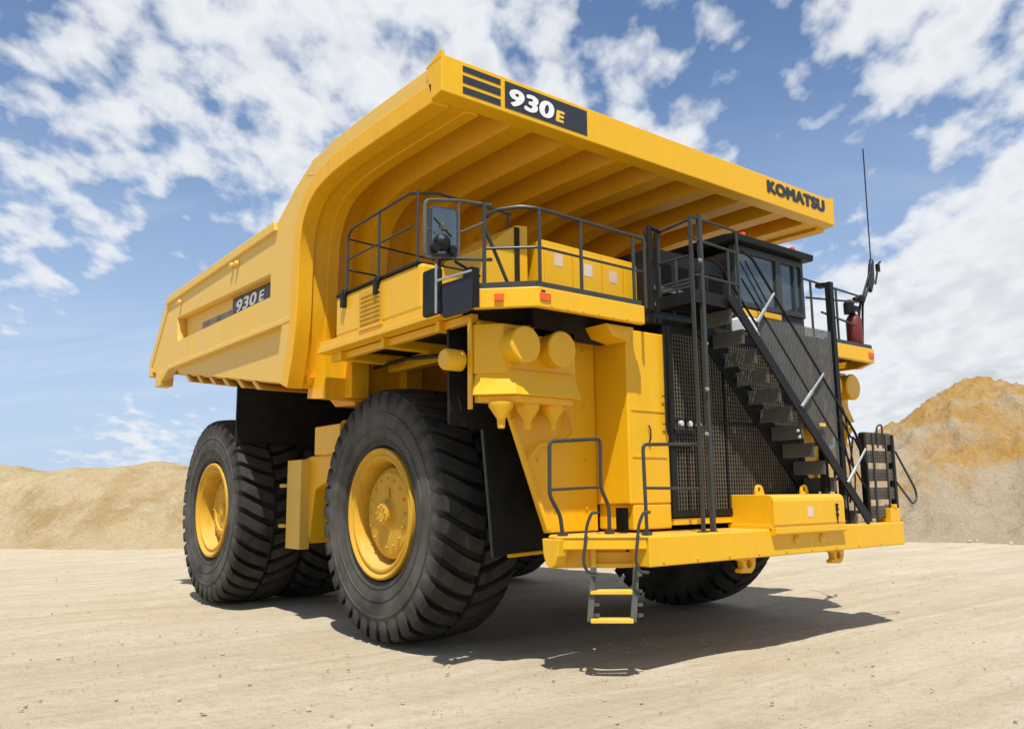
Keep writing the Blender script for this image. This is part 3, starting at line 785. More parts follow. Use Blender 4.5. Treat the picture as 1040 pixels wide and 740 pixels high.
# ---- decks ----
dk = empty('deck', T)
B = MB()
pl = [(-4.12, .93), (-4.12, -3.2), (-3.68, -3.68), (-1.95, -3.68), (-1.95, -3.40), (1.95, -3.40), (1.95, -3.68), (3.68, -3.68), (4.12, -3.2), (4.12, .93)]
B.prism(pl, 'z', 4.36, 4.44); B.build('deck_plate', M['frame'], dk)
for s in (-1, 1):
    B = MB(); B.box(s * 1.93, s * 3.705, -3.775, -3.69, 4.205, 4.445)
    B.prism([(s * 3.70, -3.775), (s * 4.235, -3.235), (s * 4.17, -3.17), (s * 3.69, -3.69)], 'z', 4.207, 4.443)
    B.prism([(s * 4.235, -3.24), (s * 4.235, -2.7), (s * 4.17, -2.7), (s * 4.17, -3.2)], 'z', 4.22, 4.442)
    B.build('fascia', M['yellow'], dk, bevel=.012)
    B = MB(); B.prism([(-2.7, 4.25), (-2.7, 4.33), (.93, 4.33), (.93, 4.25)], 'x', s * 4.24, s * 4.0); B.prism([(-2.7, 4.33), (-2.2, 4.335), (.9, 4.335), (.93, 4.33), (.93, 4.432), (-2.7, 4.432)], 'x', s * 4.20, s * 4.0); B.build('side_beam', M['yellow'], dk, bevel=.01)
    for yy in (-2.3, -.9, .4):
        B = MB(); B.prism([(yy, 4.25), (yy + .08, 4.25), (yy + .08, 4.10), (yy, 4.12)], 'x', s * 4.1, s * 2.6); B.build('deck_bracket', M['yellow'], dk, bevel=.01)
    B = MB(); B.box(s * 4.02, s * 3.92, -2.9, .9, 4.14, 4.24); B.box(s * 3.0, s * 2.85, -2.9, .9, 4.05, 4.24); B.build('deck_stringer', M['yellow'], dk, bevel=.01)
    B = MB(); B.prism([(s * 1.95, 4.19), (s * 2.45, 4.19), (s * 2.35, 4.05), (s * 2.05, 4.0)], 'y', -3.6, -3.2); B.build('deck_gusset', M['yellow'], dk, bevel=.01)
    for (x, y, nrm) in ((-4.03 if s < 0 else 4.03, -3.46, 1), (-3.60 if s < 0 else 3.60, -3.776, 0)):
        B = MB()
        if nrm:
            d = Vector((s * .70, .71, 0)).normalized(); nn = Vector((s * .71, -.70, 0)); c = Vector((x, y, 4.325)) + nn * .005
            B.bar(c - d * .055, c + d * .055, .03, .09)
        else: B.box(x - .08, x + .08, y - .016, y + .004, 4.28, 4.375)
        B.build('marker_lamp', M['orange'], dk, bevel=.008)
B = MB(); B.box(-3.66, -3.6, -3.782, -3.775, 4.385, 4.405); B.build('bolt', M['black'], dk)
# kick plates
for a, b_ in (((-1.95, -3.735, 4.48), (-3.70, -3.735, 4.48)), ((-3.70, -3.735, 4.48), (-4.17, -3.25, 4.48)), ((2.3, -3.735, 4.48), (3.70, -3.735, 4.48)), ((3.7, -3.735, 4.48), (4.17, -3.25, 4.48))):
    kp = MB(); kp.bar(a, b_, .02, .07); kp.build('kick_plate', M['rail'], dk)
B = MB(); B.box(-3.3, -2.1, -3.2, -3.14, 4.0, 4.36); B.build('deck_crossbeam', M['frame'], dk)


# ---- railings ----
def rails(name, polys, r=.022, mt='rail', parent=None, feet=()):
    B = MB()
    for p in polys: B.tube(p, r)
    for f_ in feet: B.box(f_[0] - .05, f_[0] + .05, f_[1] - .04, f_[1] + .04, f_[2], f_[2] + .05)
    return B.build(name, M[mt], parent or T, smooth=True)


yf = -3.70
rl = empty('front_railing', T)
rails('top_rail', [[(-1.86, yf, 5.37), (-3.62, yf, 5.41), (-3.80, -3.58, 5.43), (-4.02, -3.36, 5.40), (-4.08, -3.2, 5.30)]], .024, parent=rl)
rails('mid_rail', [[(-1.88, yf, 4.92), (-3.62, yf, 4.94), (-4.08, -3.28, 4.94)]], .017, parent=rl)
for x, zt in ((-3.61, 5.41), (-2.95, 5.40), (-2.03, 5.385), (-1.82, 5.36)):
    rails('post', [[(x, yf, 4.44), (x, yf, zt)]], .022, parent=rl)
rails('brace', [[(-4.10, -3.3, 5.16), (-3.78, -3.34, 4.5)]], .022, parent=rl)
rails('post', [[(-4.11, -3.28, 4.44), (-4.10, -3.28, 5.5)]], .024, parent=rl)
# side railing on top of the electrical cabinet
sr = empty('side_railing', T)
rails('top_rail', [[(-4.17, .10, 5.10), (-4.17, .10, 5.93), (-4.17, -.02, 6.03), (-4.17, -1.68, 6.08), (-3.9, -1.95, 6.06), (-2.7, -2.0, 6.0)]], .02, parent=sr)
rails('mid_rail', [[(-4.17, .10, 5.58), (-4.17, -1.8, 5.60)], [(-4.17, .10, 5.90), (-2.6, .14, 5.85)], [(-4.17, .10, 5.42), (-2.6, .14, 5.40)]], .015, parent=sr)
for y in (-.86, -1.9): rails('post', [[(-4.17, y, 4.98), (-4.17, y, 6.06)]], .02, parent=sr)
rails('post', [[(-2.75, -2.0, 4.46), (-2.75, -2.0, 6.0)]], .02, parent=sr)
for y in (.10, -.90):
    B = MB(); B.box(-4.26, -4.18, y - .05, y + .05, 4.84, 5.02); B.lathe([(0, .055), (.08, .045)], (-4.20, y, 5.03), 'z', 10); B.build('clamp', M['black'], sr, bevel=.01)
rails('deck_rail', [[(-3.6, -1.9, 4.95), (-2.0, -2.0, 4.95)], [(-2.75, -2.5, 4.46), (-2.75, -2.5, 4.85), (-2.2, -2.5, 4.85)]], .018, 'black', sr)

# ---- electrical cabinet on the near-side deck ----
ec = empty('electrical_cabinet', T)
B = MB(); B.box(-4.19, -2.9, -2.03, .42, 4.425, 5.05); B.build('cabinet_shell', M['yellow'], ec, bevel=.05)
B = MB(); B.box(-4.21, -3.0, -1.95, .40, 5.05, 5.085); B.build('cabinet_top', M['black'], ec, bevel=.008)
B = MB(); B.box(-4.205, -4.18, -1.02, -.40, 4.44, 4.96); B.build('vent_recess', M['wheel'], ec)
B = MB()
for k in range(7): B.bar((-4.208, -.98, 4.50 + k * .065), (-4.208, -.44, 4.50 + k * .065), .03, .03)
B.box(-4.215, -4.19, -1.04, -.99, 4.42, 4.98); B.box(-4.215, -4.19, -.43, -.38, 4.42, 4.98); B.build('vent_slats', M['wheel'], ec)
B = MB(); B.box(-4.23, -4.19, -1.06, -.38, 4.40, 4.435); B.build('vent_sill', M['yellow'], ec)

# ---- mirrors ----
mr = empty('mirror', T)
B = MB(); ym = -3.25
B.tube([(-3.98, ym, 5.50), (-4.45, ym, 5.46), (-4.91, ym, 5.37), (-4.91, ym, 4.70), (-4.45, ym, 4.765), (-3.98, ym, 4.83)], .022)
B.tube([(-4.45, ym, 5.46), (-4.45, ym, 4.77)], .018); B.tube([(-4.90, ym, 5.03), (-4.45, ym, 5.07), (-4.12, -3.28, 5.25)], .012); B.build('mirror_frame', M['ladder'], mr, smooth=True)
B = MB(); B.prism([(-4.85, 4.735), (-4.85, 5.29), (-4.81, 5.32), (-4.52, 5.345), (-4.48, 5.31), (-4.48, 4.78)], 'y', ym - .02, ym + .05); B.build('mirror_housing', M['rail'], mr, bevel=.01)
B = MB(); B.prism([(-4.83, 4.76), (-4.83, 5.27), (-4.80, 5.30), (-4.53, 5.315), (-4.50, 5.29), (-4.50, 4.80)], 'y', ym - .028, ym - .021); B.build('mirror_glass', M['mirror'], mr)
B = MB()
for a, b_ in (((-4.80, 5.0), (-4.56, 5.18)), ((-4.80, 5.18), (-4.56, 5.0))): B.bar((a[0], ym - .04, a[1]), (b_[0], ym - .04, b_[1]), .012, .022)
B.lathe([(0, .05), (.03, .04)], (-4.68, ym - .03, 5.09), 'y', 14, -1); B.build('mirror_bracket', M['ladder'], mr)
B = MB(); B.lathe([(0, .10), (.05, .09), (.09, .04)], (-4.70, ym - .03, 4.90), 'y', 18, -1); B.lathe([(0, .06), (.05, .05)], (-4.80, ym - .03, 4.82), 'y', 14, -1); B.lathe([(0, .06), (.05, .05)], (-4.57, ym - .03, 4.83), 'y', 14, -1); B.build('camera_lamp', M['black'], mr, smooth=True)
m2 = empty('lower_mirror', T)
B = MB(); B.box(-4.79, -4.70, ym - .06, ym + .25, 4.07, 4.61); B.build('mirror_housing', M['black'], m2, bevel=.03)
B = MB(); B.tube([(-4.81, ym - .08, 4.62), (-4.81, ym - .08, 4.06)], .014); B.build('mirror_edge', M['chrome'], m2, smooth=True)
B = MB(); B.prism([(-4.72, 4.06), (-4.74, 4.40), (-4.36, 4.56), (-4.31, 4.52), (-4.33, 4.16), (-4.38, 4.13), (-4.66, 4.03)], 'y', ym - .10, ym - .02); B.build('mirror_back', M['navy'], m2, bevel=.015)
B = MB(); B.tube([(-4.82, ym - .12, 4.42), (-4.36, ym - .12, 4.61)], .014); B.build('mirror_bar', M['chrome'], m2, smooth=True)
B = MB(); B.box(-4.31, -4.20, ym - .06, ym + .12, 4.22, 4.68); B.tube([(-4.15, ym, 4.6), (-4.5, ym, 4.72)], .018); B.tube([(-4.7, ym, 4.5), (-4.72, ym, 4.72), (-4.2, ym, 4.80)], .02); B.build('mirror_arm', M['black'], m2)

# ---- air cleaners ----
for s in (-1, 1):
    ac = empty('air_cleaner', T)
    B = MB(); pl = [(s * 3.78, -3.20), (s * 2.62, -3.20), (s * 2.62, -2.89), (s * 4.02, -2.89), (s * 4.02, -2.96)]
    B.prism(pl, 'z', 3.5, 4.10); B.build('intake_housing', M['yellow'], ac, bevel=.015)
    B = MB(); pl = [(s * 3.70, -3.34), (s * 2.66, -3.34), (s * 2.66, -2.885), (s * 4.06, -2.885), (s * 4.06, -2.98)]
    pt = [(s * 3.66, -3.24), (s * 2.68, -3.24), (s * 2.68, -2.885), (s * 3.98, -2.885), (s * 3.98, -2.95)]
    vs = [(x, y, 3.24) for x, y in pl] + [(x, y, 3.55) for x, y in pt]; n = 5
    B.add(vs, [tuple(range(n))[::-1], tuple(range(n, 2 * n))] + [(i, (i + 1) % n, n + (i + 1) % n, n + i) for i in range(n)])
    B.build('precleaner_box', M['yellow'], ac, bevel=.01)
    B = MB(); B.prism([(s * 3.62, -3.28), (s * 2.75, -3.28), (s * 2.75, -2.89), (s * 3.98, -2.89), (s * 3.98, -2.95)], 'z', 3.16, 3.24); B.build('precleaner_base', M['yellow'], ac, bevel=.01)
    B = MB(); B.box(s * 4.055, s * 4.03, -2.93, -2.86, 3.08, 4.18); B.build('edge_plate', M['yellow'], ac)
    for xc in (3.60, 3.03):
        B = MB(); B.lathe([(0, .19), (.0, .212), (.22, .212), (.23, .222), (.27, .222), (.285, .205), (.285, .0)], (s * xc, -3.14, 3.83), 'y', 40, -1); B.build('filter_canister', M['yellow'], ac, smooth=True)
    B = MB(); B.lathe([(0, .13), (.22, .13), (.25, .11), (.25, .0)], (s * 4.06, -2.72, 3.68), 'x', 28, s); B.build('side_canister', M['yellow'], ac, smooth=True)
    for xc, yc in ((3.74, -3.1), (3.32, -3.08), (2.92, -3.08)):
        B = MB(); B.lathe([(0, .15), (-.05, .15), (-.20, .05), (-.30, .045), (-.31, .03)], (s * xc, yc, 3.16), 'z', 20); B.build('dust_funnel', M['yellow'], ac, smooth=True)

# ---- mud guards in front of the front tyres ----
for s in (-1, 1):
    mg = empty('mud_guard', T)
    B = MB(); B.prism([(s * 3.98, 4.24), (s * 3.42, 4.24), (s * 2.9, 3.0), (s * 2.36, 1.32), (s * 3.30, 1.30), (s * 3.46, 2.9), (s * 3.96, 2.95)], 'y', -2.34, -2.29); B.build('guard_sheet', M['flap'], mg)
    B = MB(); B.tube([(s * 2.34, -2.36, 1.34), (s * 3.08, -2.36, 1.31)], .025); B.build('guard_bar', M['yellow'], mg)
    B = MB(); B.bar((s * 3.32, -2.35, 1.30), (s * 3.47, -2.35, 2.9), .03, .02); B.build('guard_edge', M['rail'], mg)

# ---- handrails and ladder at the near corner of the bumper ----
hr = empty('corner_handrail', T); zb = 1.582
A = [(-3.00, -3.32, zb), (-3.03, -3.32, 1.82), (-3.22, -3.35, 2.06), (-3.21, -3.35, 2.70), (-2.37, -3.35, 2.76), (-2.38, -3.35, 2.15), (-2.27, -3.37, 1.92), (-2.28, -3.38, zb)]
rails('rail_loop', [A], .024, 'rail', hr, feet=[(-3.0, -3.32, zb), (-2.28, -3.38, zb)]); rails('mid_rail', [[(-3.22, -3.35, 2.13), (-2.38, -3.35, 2.16)]], .018, 'rail', hr)
h2 = empty('corner_handrail', T)
rails('rail_loop', [[(-2.22, -3.95, zb), (-2.24, -3.95, 2.66), (-1.67, -3.93, 2.68), (-1.12, -3.93, 2.69)]], .022, 'rail', h2, feet=[(-2.22, -3.95, zb)])
rails('mid_rail', [[(-2.23, -3.95, 2.14), (-1.12, -3.93, 2.13)]], .018, 'rail', h2)
ld = empty('boarding_ladder', T)
L0 = Vector((-2.68, -3.50, 0)); L1 = Vector((-2.31, -3.84, 0)); dl = (L1 - L0).normalized(); nl = Vector((dl.y, -dl.x, 0))
def lp(t, z, out_=0): p = L0 + dl * t + nl * out_; return (p.x, p.y, z)
WL = (L1 - L0).length
for t in (0, WL):
    B = MB(); B.bar(lp(t, 1.50, .0), lp(t, 1.22, .03), .06, .10, nl); B.build('hanger_bracket', M['yellow'], ld, bevel=.006)
    B = MB(); B.bar(lp(t, 1.22, .03), lp(t - .06, .60, .10), .07, .10, nl); B.build('ladder_rail', M['ladder'], ld, bevel=.004)
    for z in (1.12, .93, .78, .66):
        p = lp(t, z, .08); B = MB(); B.box(p[0] - .035, p[0] + .035, p[1] - .05, p[1] + .02, z, z + .035); B.build('rail_clip', M['ladder'], ld)
B = MB(); B.bar(lp(0, 1.24, .03), lp(WL, 1.24, .03), .05, .05); B.bar(lp(0, 1.30, -.05), lp(WL, 1.30, -.05), .03, .18); B.build('hanger_bar', M['yellow'], ld, bevel=.006)
for z, o_ in ((.94, .08), (.62, .11)):
    B = MB(); B.bar(lp(-.05, z, o_), lp(WL - .06, z, o_), .14, .05); B.build('rung', M['stepyel'], ld, bevel=.008)
L0 = Vector((-2.80, -3.66, 0)); L1 = Vector((-2.44, -3.99, 0))
for t in (-.07, WL + .03):
    o = rails('hand_loop', [[lp(t + .12, 1.86, .02), lp(t + .04, 1.86, .04), lp(t - .02, 1.72, .05), lp(t - .07, 1.30, .06), lp(t - .03, 1.18, .05), lp(t + .08, 1.17, .02)]], .019, 'rail', ld)

# ---- stairway ----
sw = empty('stairway', T)
P0 = Vector((-.50, 0, 4.72)); P1 = Vector((2.62, 0, 1.64)); ds = (P1 - P0).normalized()
for y in (-4.07, -3.49):
    a = P0.copy(); b_ = P1.copy(); a.y = b_.y = y
    q = Vector((0, 0, -.22)) if y > -4 else Vector((0, 0, -.02))
    B = MB(); B.bar(a + Vector((-.05, 0, 0)) + q, b_ + q, .035, .32 if y > -4 else .15, (0, 0, 1)); B.build('stringer', M['black'], sw, bevel=.005)
ns = 12
for k in range(ns):
    t = (k + .6) / (ns + .2); p = P0.lerp(P1, t)
    B = MB(); x0 = p.x - .16; x1 = p.x + .10
    B.box(x0, x0 + .012, -4.04, -3.51, p.z - .225, p.z - .02); B.box(x1, x1 + .025, -4.03, -3.52, p.z - .06, p.z - .01)
    for j in range(9): yy = -4.01 + j * .06; B.box(x0 + .012, x1, yy, yy + .02, p.z - .05, p.z - .02)
    for j in range(5): B.box(x0 - .010, x0 - .002, -4.03, -3.52, p.z - .205 + j * .038, p.z - .190 + j * .038)
    for j in range(12): B.box(x0 - .014, x0 - .011, -4.03 + j * .044, -4.018 + j * .044, p.z - .21, p.z - .03)
    B.build('tread', M['mesh'], sw)
up = Vector((0, 0, .62))
rails('handrail', [[(-.24, -4.06, 5.42), (.02, -4.06, 5.33), (2.42, -4.06, 2.95), (2.68, -4.06, 2.45), (2.66, -4.06, 1.7)]], .020, 'black', sw)
rails('handrail', [[(-.22, -3.52, 5.42), (.02, -3.52, 5.33), (2.42, -3.52, 2.95), (2.66, -3.52, 2.5), (2.66, -3.52, 1.7)]], .018, 'black', sw)
rails('mid_handrail', [[(-.26, -4.06, 5.0), (2.60, -4.06, 2.12)]], .014, 'black', sw)
for a, b_ in (((.43, 4.88), (-.02, 4.40)), ((1.57, 3.81), (.94, 3.28)), ((2.61, 2.72), (2.03, 2.20))):
    B = MB(); B.tube([(a[0], -4.10, a[1]), (b_[0], -4.10, b_[1])], .018); B.tube([(b_[0], -4.10, b_[1]), (b_[0] + (a[0] - b_[0]) * .45, -4.10, b_[1] + (a[1] - b_[1]) * .45)], .028); B.build('gas_strut', M['chrome'], sw, smooth=True)
# mesh guard above the stringer
B = MB(); x = .06
def zl(x): return P0.z + (x - P0.x) * (P1.z - P0.z) / (P1.x - P0.x) + .10
ztop = 4.50
while x < 1.90:
    z0 = zl(x)
    if z0 < ztop - .05: B.box(x - .007, x + .007, -4.062, -4.055, z0, ztop)
    x += .034
z = 2.60
while z < ztop:
    xs = max(.06, (z - zl(0)) / ((P1.z - P0.z) / (P1.x - P0.x))); 
    if xs < 1.88: B.box(xs, 1.88, -4.054, -4.047, z - .007, z + .007)
    z += .034
B.build('guard_mesh', M['mesh'], sw)
# landing
B = MB(); B.box(-1.22, -.28, -4.02, -3.42, 4.60, 4.64); B.box(-1.22, -.28, -4.022, -4.0, 4.55, 4.72); B.box(-1.24, -1.20, -4.02, -3.42, 4.55, 4.72)
for j in range(10): B.box(-1.2 + j * .09, -1.17 + j * .09, -4.0, -3.44, 4.56, 4.60)
B.build('landing', M['black'], sw)
B = MB()
for k in range(3): B.box(-1.225, -1.235, -3.98, -3.46, 4.76 + k * .05, 4.79 + k * .05)
B.build('landing_kick_plate', M['rail'], sw)
rails('landing_rail', [[(-1.2, -3.40, 4.6), (-1.2, -3.40, 5.65), (-1.2, -4.0, 5.70)], [(-1.18, -4.0, 5.72), (-.25, -4.0, 5.70), (-.24, -4.0, 4.62)],
                       [(-1.2, -3.42, 5.2), (-1.2, -4.0, 5.2)], [(-1.18, -4.0, 5.42), (-.25, -4.0, 5.38)], [(-1.18, -4.0, 4.93), (-.25, -4.0, 4.92)], [(-.46, -4.0, 4.64), (-.46, -4.0, 5.38)],
                       [(-1.2, -3.7, 4.6), (-1.2, -3.7, 5.2)], [(-1.55, -3.45, 5.62), (-1.2, -3.40, 4.95)]], .019, 'rail', sw)
rails('landing_rail', [[(-1.5, -3.5, 4.5), (-1.5, -3.5, 5.66)], [(-1.42, -3.45, 4.5), (-1.42, -3.45, 5.66)], [(-1.34, -3.48, 4.5), (-1.34, -3.48, 5.6)], [(-1.5, -3.5, 5.66), (-1.2, -3.42, 5.66)]], .03, 'black', sw)
for x, zt, w in ((-1.05, 5.78, .06), (-1.24, 5.74, .022)):
    B = MB(); B.box(x - w / 2, x + w / 2, -4.03, -3.97, zb, zt); B.box(x - .05, x + .05, -4.04, -3.93, zb, zb + .02); B.build('support_post', M['rail'], sw, bevel=.006)
B = MB(); B.lathe([(0, .03), (.03, .02)], (-1.1, -4.04, 3.4), 'y', 10, -1); B.lathe([(0, .03), (.03, .02)], (-1.12, -4.04, 5.12), 'y', 10, -1); B.lathe([(0, .03), (.03, .02)], (-1.15, -4.04, 2.82), 'y', 10, -1); B.build('post_bolt', M['chrome'], sw)
for x, zt, w in ((1.74, 4.40, .09), (2.23, 5.36, .10)):
    B = MB(); B.box(x - w / 2, x + w / 2, -3.95, -3.85, zb, zt); B.build('support_post', M['black'], sw, bevel=.006)
B = MB(); B.box(1.2, 2.3, -3.83, -3.6, 4.36, 4.43); B.build('stair_bracket', M['black'], sw)
for a, b_ in (((1.74, -3.9, 3.63), (2.2, -3.9, 3.63)), ((1.74, -3.9, 2.9), (2.2, -3.9, 3.7)), ((1.74, -3.92, 3.75), (2.2, -3.92, 3.1))):
    B = MB(); B.bar(a, b_, .03, .04); B.build('cross_brace', M['black'], sw)
for x, z in ((1.24, 4.25), (1.45, 4.25), (1.78, 4.50), (-1.0, 4.02), (.98, 2.95), (1.02, 2.86), (-.42, 4.50)):
    B = MB(); B.lathe([(0, .022), (.03, .026), (.04, .015)], (x, -3.97, z), 'y', 12, -1); B.build('step_lamp', M['lamp'], sw, smooth=True)
B = MB(); B.box(1.38, 1.52, -4.11, -4.09, 3.02, 3.07); B.build('yellow_tag', M['stepyel'], sw)

# ---- stowed ladder on the far corner of the bumper ----
sl = empty('stowed_ladder', T); ys = -3.95
for x in (2.80, 3.66):
    B = MB(); B.box(x - .035, x + .035, ys - .05, ys + .05, 1.60, 2.98); B.build('ladder_rail', M['black'], sl, bevel=.006)
for x in (3.02, 3.42):
    B = MB(); B.box(x - .02, x + .02, ys - .06, ys - .036, 1.62, 2.98); B.build('ladder_inner_rail', M['rail'], sl)
for z in (1.74, 2.03, 2.32, 2.61, 2.90):
    B = MB(); B.box(2.83, 3.63, ys - .02, ys + .06, z - .09, z + .10)
    for j in range(12): B.box(2.85 + j * .065, 2.875 + j * .065, ys - .03, ys - .021, z - .08, z + .09)
    for q in (-.06, -.01, .04): B.box(2.83, 3.63, ys - .034, ys - .028, z + q, z + q + .012)
    B.build('ladder_step', M['grille'], sl)
rails('ladder_loop', [[(3.15, ys - .06, 2.75), (3.15, ys - .06, 3.10), (3.32, ys - .06, 3.14), (3.32, ys - .06, 2.75)]], .016, 'rail', sl)
rails('ladder_loop', [[(3.68, ys, 2.70), (3.80, ys, 2.72), (4.36, ys, 2.12), (4.42, ys, 1.96), (4.26, ys, 1.84), (3.68, ys, 2.28)]], .018, 'rail', sl)
B = MB(); B.box(3.30, 3.60, -4.06, -3.80, 1.584, 1.80); B.box(3.42, 3.50, -4.07, -3.9, 1.80, 1.86); B.build('ladder_foot', M['yellow'], sl, bevel=.01)
for pts, r in (([(3.66, ys, 1.62), (3.78, ys, 1.60)], .03), ([(2.5, -3.9, 2.5), (2.62, -3.9, 2.95), (2.78, ys, 2.6)], .014), ([(2.3, -3.9, 3.2), (2.55, -3.9, 2.9), (2.80, ys, 2.85)], .016), ([(2.28, -3.9, 3.0), (2.48, -3.9, 2.4), (2.4, -3.9, 1.9)], .016), ([(2.26, -3.9, 3.5), (2.42, -3.9, 3.3), (2.6, -3.9, 2.3), (2.5, -3.9, 1.7)], .013)):
    B = MB(); B.tube(pts, r); B.build('hydraulic_hose', M['black'], sl, smooth=True)
B = MB(); B.box(2.42, 2.6, -3.9, -3.7, 1.584, 1.72); B.build('valve_block', M['wheel'], sl, bevel=.01)

# ---- small fittings on the front ----
for x, z in ((-3.3, 3.95), (-2.2, 3.95), (-2.2, 3.2), (-2.2, 2.5), (-2.2, 1.9), (-2.75, 1.9), (-3.0, 2.5)):
    B = MB(); B.lathe([(0, .022), (.02, .02)], (x, -2.882, z), 'y', 8, -1); B.build('panel_bolt', M['yellow'], hd)
B = MB(); B.tube([(-2.55, -2.93, 3.12), (-2.50, -3.0, 2.85), (-2.70, -3.0, 2.72), (-3.05, -2.98, 2.70), (-3.2, -2.95, 2.50)], .022); B.build('air_hose', M['yellow'], hd, smooth=True)
B = MB(); B.tube([(-1.60, -3.47, 2.95), (-1.60, -3.50, 2.90), (-1.60, -3.50, 2.78), (-1.60, -3.47, 2.73)], .010); B.build('door_handle', M['black'], hd)
for k in range(7):
    x = -3.5 + k * .25; B = MB(); B.lathe([(0, .014), (.012, .012)], (x, -3.776, 4.235), 'y', 6, -1); B.build('fascia_bolt', M['yellow'], dk)
for k in range(9):
    x = -2.1 + k * .62; B = MB(); B.lathe([(0, .018), (.014, .016)], (x, -4.086, 1.28), 'y', 6, -1); B.build('beam_bolt', M['yellow'], bp)
for y0 in (3.6, 5.2, 6.8):
    B = MB(); B.bar((-4.362, y0, 5.0), (-4.362, y0, 5.46), .012, .02, (1, 0, 0)); B.build('weld_seam', M['body'], body)
B = MB(); B.tube([(-3.3, -2.2, 4.15), (-3.35, -1.2, 4.02), (-3.3, -.2, 4.12), (-3.3, .8, 4.1)], .03); B.build('deck_cable', M['black'], dk, smooth=True)

# ---- cab ----
cb = empty('cab', T); cy = -2.92
B = MB()
B.box(1.16, 3.10, cy + .04, -1.0, 4.44, 5.06)                                   # lower shell
for x0, x1 in ((1.16, 1.26), (2.28, 2.44), (2.80, 2.86), (3.02, 3.10)): B.box(x0, x1, cy, cy + .10, 5.05, 6.02)
B.box(1.16, 3.10, cy + .002, cy + .12, 5.04, 5.13); B.box(1.162, 3.098, cy - .002, cy + .12, 5.94, 6.05)
B.box(1.16, 1.24, -1.1, -1.0, 5.05, 6.02); B.box(3.02, 3.10, -1.1, -1.0, 5.05, 6.02); B.box(1.16, 3.10, -1.1, -1.04, 5.05, 6.03); B.box(3.02, 3.10, -2.1, -2.0, 5.05, 6.02); B.box(1.16, 1.24, -2.1, -2.0, 5.05, 6.02)
B.build('cab_shell', M['rail'], cb, bevel=.01)
B = MB(); B.prism([(cy - .14, 6.06), (cy - .16, 6.17), (cy + .1, 6.21), (-.85, 6.21), (-.85, 6.05)], 'x', 1.02, 3.22); B.build('roof', M['black'], cb, bevel=.02)
for x in (1.35, 2.75):
    B = MB(); B.box(x - .04, x + .04, cy - .08, cy, 6.20, 6.26); B.build('roof_lamp', M['orange'], cb, bevel=.015)
B = MB(); B.box(1.26, 2.28, cy + .04, cy + .05, 5.13, 5.94); B.build('front_window', M['glass'], cb)
for x0, x1 in ((2.44, 2.80), (2.86, 3.02)): B = MB(); B.box(x0, x1, cy + .04, cy + .05, 5.13, 5.94); B.build('front_window', M['glass'], cb)
for x0 in (3.05, 1.20):
    for y0, y1 in ((cy + .12, -2.1), (-2.0, -1.1)): B = MB(); B.box(x0, x0 + .01, y0, y1, 5.08, 5.96); B.build('side_window', M['glass'], cb)
B = MB(); B.box(1.8, 2.3, -2.0, -1.5, 4.9, 5.2); B.box(1.82, 2.28, -1.6, -1.45, 5.2, 5.8); B.build('driver_seat', M['navy'], cb, bevel=.05)
B = MB(); B.tube([(1.42, cy - .01, 5.80), (1.98, cy - .01, 5.16)], .012); B.build('wiper', M['black'], cb)
B = MB(); B.box(1.25, 1.6, cy - .06, cy + .04, 4.86, 4.98); B.box(1.72, 2.3, cy - .05, cy + .04, 4.90, 5.0); B.build('cowl_strip', M['yellow'], cb, bevel=.01)
B = MB(); B.box(1.0, 1.4, cy - .25, cy + .03, 4.46, 4.80); B.build('washer_tank', M['white'], cb, bevel=.04)
# dark control cabinet between the cab and the yellow cabinets
cc = empty('control_cabinet', T)
B = MB(); B.box(-.62, 1.08, -2.75, -1.2, 4.44, 5.72); B.build('cabinet_shell', M['black'], cc, bevel=.02)
B = MB()
for k in range(4): B.box(-.5 + k * .4, -.2 + k * .4, -2.765, -2.752, 4.75, 5.5)
B.build('cabinet_door', M['core'], cc, bevel=.008)
B = MB(); B.box(-.65, 1.1, -2.79, -2.70, 5.05, 5.12); B.box(-.65, 1.1, -2.79, -2.70, 4.8, 4.86); B.build('cabinet_rail', M['mesh'], cc)

# ---- yellow cabinets behind the front railing ----
yc_ = empty('retarder_cabinet', T)
B = MB(); B.prism([(-2.47, 4.44), (-2.47, 5.58), (-.40, 5.54), (-.40, 4.44)], 'y', -2.4, -1.0); B.build('cabinet_shell', M['yellow'], yc_, bevel=.015)
for x0, x1 in ((-2.44, -1.94), (-1.90, -1.37), (-1.32, -.92), (-.88, -.44)):
    B = MB(); B.box(x0, x1, -2.425, -2.402, 4.50, 5.48); B.build('cabinet_door', M['yellow'], yc_, bevel=.008)
for x, z in ((-2.19, 5.32), (-1.62, 5.26), (-1.12, 5.24)):
    B = MB(); B.box(x - .08, x + .08, -2.428, -2.426, z - .09, z + .09); B.build('warning_label', M['sticker'], yc_)
tb = empty('tall_cabinet', T)
B = MB(); B.prism([(-3.30, 4.44), (-3.30, 5.38), (-2.76, 5.78), (-2.56, 5.80), (-2.56, 4.44)], 'y', -2.2, -1.2); B.build('cabinet_shell', M['yellow'], tb, bevel=.015)
B = MB(); B.box(-2.80, -2.72, -2.22, -2.19, 4.5, 5.74); B.build('cabinet_seam', M['frame'], tb)
B = MB(); B.box(-3.62, -2.85, -2.45, -2.2, 4.44, 4.70); B.build('cabinet_base', M['black'], tb, bevel=.01)
# muffler / blower row behind, filling the deck under the canopy
B = MB(); B.box(-2.3, 2.0, -.6, .7, 4.44, 5.6); B.build('blower_housing', M['yellow'], yc_, bevel=.05)

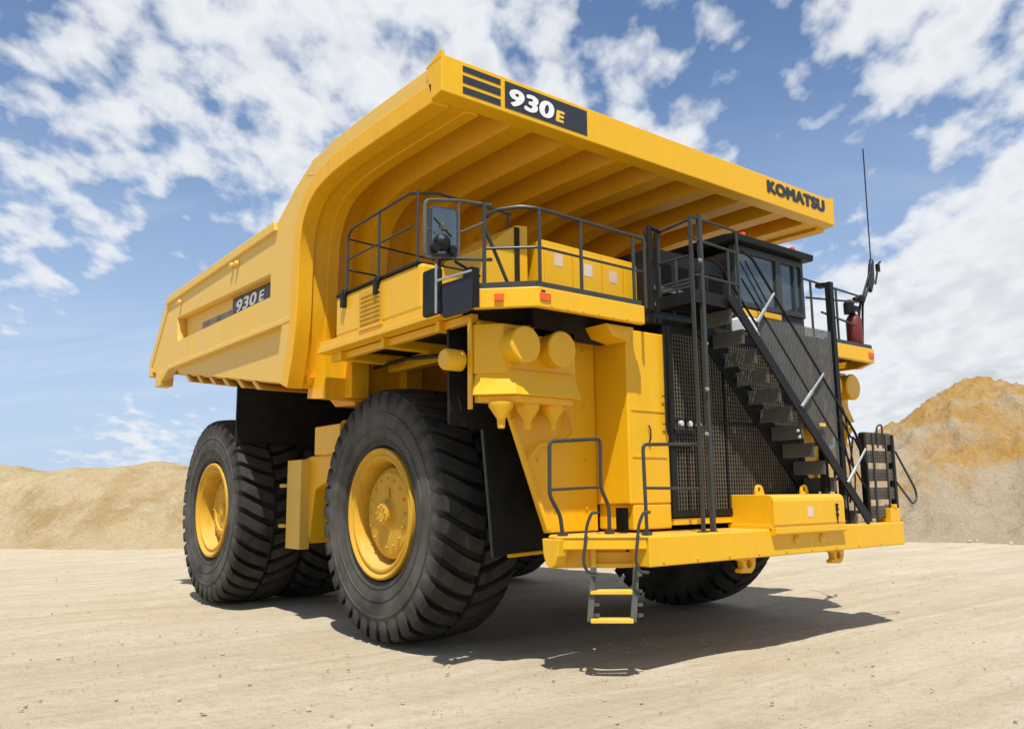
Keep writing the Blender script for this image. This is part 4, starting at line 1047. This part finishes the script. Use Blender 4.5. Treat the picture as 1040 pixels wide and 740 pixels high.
# ---- far-side deck: railing, extinguisher, mirror arm, antenna ----
fr = empty('far_railing', T)
rails('top_rail', [[(1.90, -3.66, 5.42), (3.50, -3.68, 5.36)], [(1.95, -3.66, 5.12), (3.4, -3.68, 5.24)], [(2.3, -3.70, 4.92), (3.35, -3.70, 4.82)]], .018, 'rail', fr)
for x in (2.06, 2.80): rails('post', [[(x, -3.68, 4.44), (x, -3.68, 5.40)]], .02, 'rail', fr)
B = MB(); B.box(2.16, 2.30, -3.84, -3.7, 5.30, 5.36); B.build('rail_bracket', M['black'], fr)
ex = empty('fire_extinguisher', T)
B = MB(); B.lathe([(0, .0), (0, .12), (.02, .13), (.42, .13), (.50, .09), (.54, .04), (.60, .04)], (3.62, -3.5, 4.56), 'z', 24); B.build('extinguisher_bottle', M['red'], ex, smooth=True)
B = MB(); B.box(3.56, 3.68, -3.58, -3.46, 5.14, 5.22); B.tube([(3.62, -3.55, 5.18), (3.74, -3.55, 5.1), (3.76, -3.55, 4.8)], .014); B.lathe([(0, .09), (.18, .09), (.24, .05)], (3.50, -3.5, 5.08), 'z', 16); B.build('extinguisher_valve', M['black'], ex)
an = empty('antenna', T)
B = MB(); B.tube([(3.62, -3.5, 4.45), (3.88, -3.5, 5.30), (4.05, -3.5, 5.55), (4.40, -3.5, 6.10)], .022); B.tube([(3.85, -3.5, 4.50), (3.96, -3.5, 5.30), (4.42, -3.5, 5.95)], .02); B.tube([(3.5, -3.6, 5.32), (3.92, -3.5, 5.45)], .03); B.build('mirror_arm', M['black'], an)
B = MB(); B.prism([(4.20, 5.66), (4.32, 6.10), (4.38, 6.22), (4.43, 6.16), (4.40, 5.78), (4.28, 5.56)], 'y', -3.53, -3.46); B.build('mirror_head', M['navy'], an, bevel=.02)
B = MB(); B.tube([(4.46, -3.5, 5.75), (4.64, -3.5, 6.18), (4.70, -3.5, 6.20)], .018); B.box(4.56, 4.62, -3.53, -3.47, 6.0, 6.14); B.build('beacon_stalk', M['black'], an)
B = MB(); B.tube([(4.36, -3.5, 6.15), (4.38, -3.5, 7.2), (4.40, -3.5, 8.30)], .012, 6); B.build('antenna_whip', M['black'], an, smooth=True)
B = MB(); B.lathe([(0, .10), (.08, .10), (.1, .03)], (3.86, -3.5, 5.34), 'z', 12); B.build('arm_joint', M['black'], an)
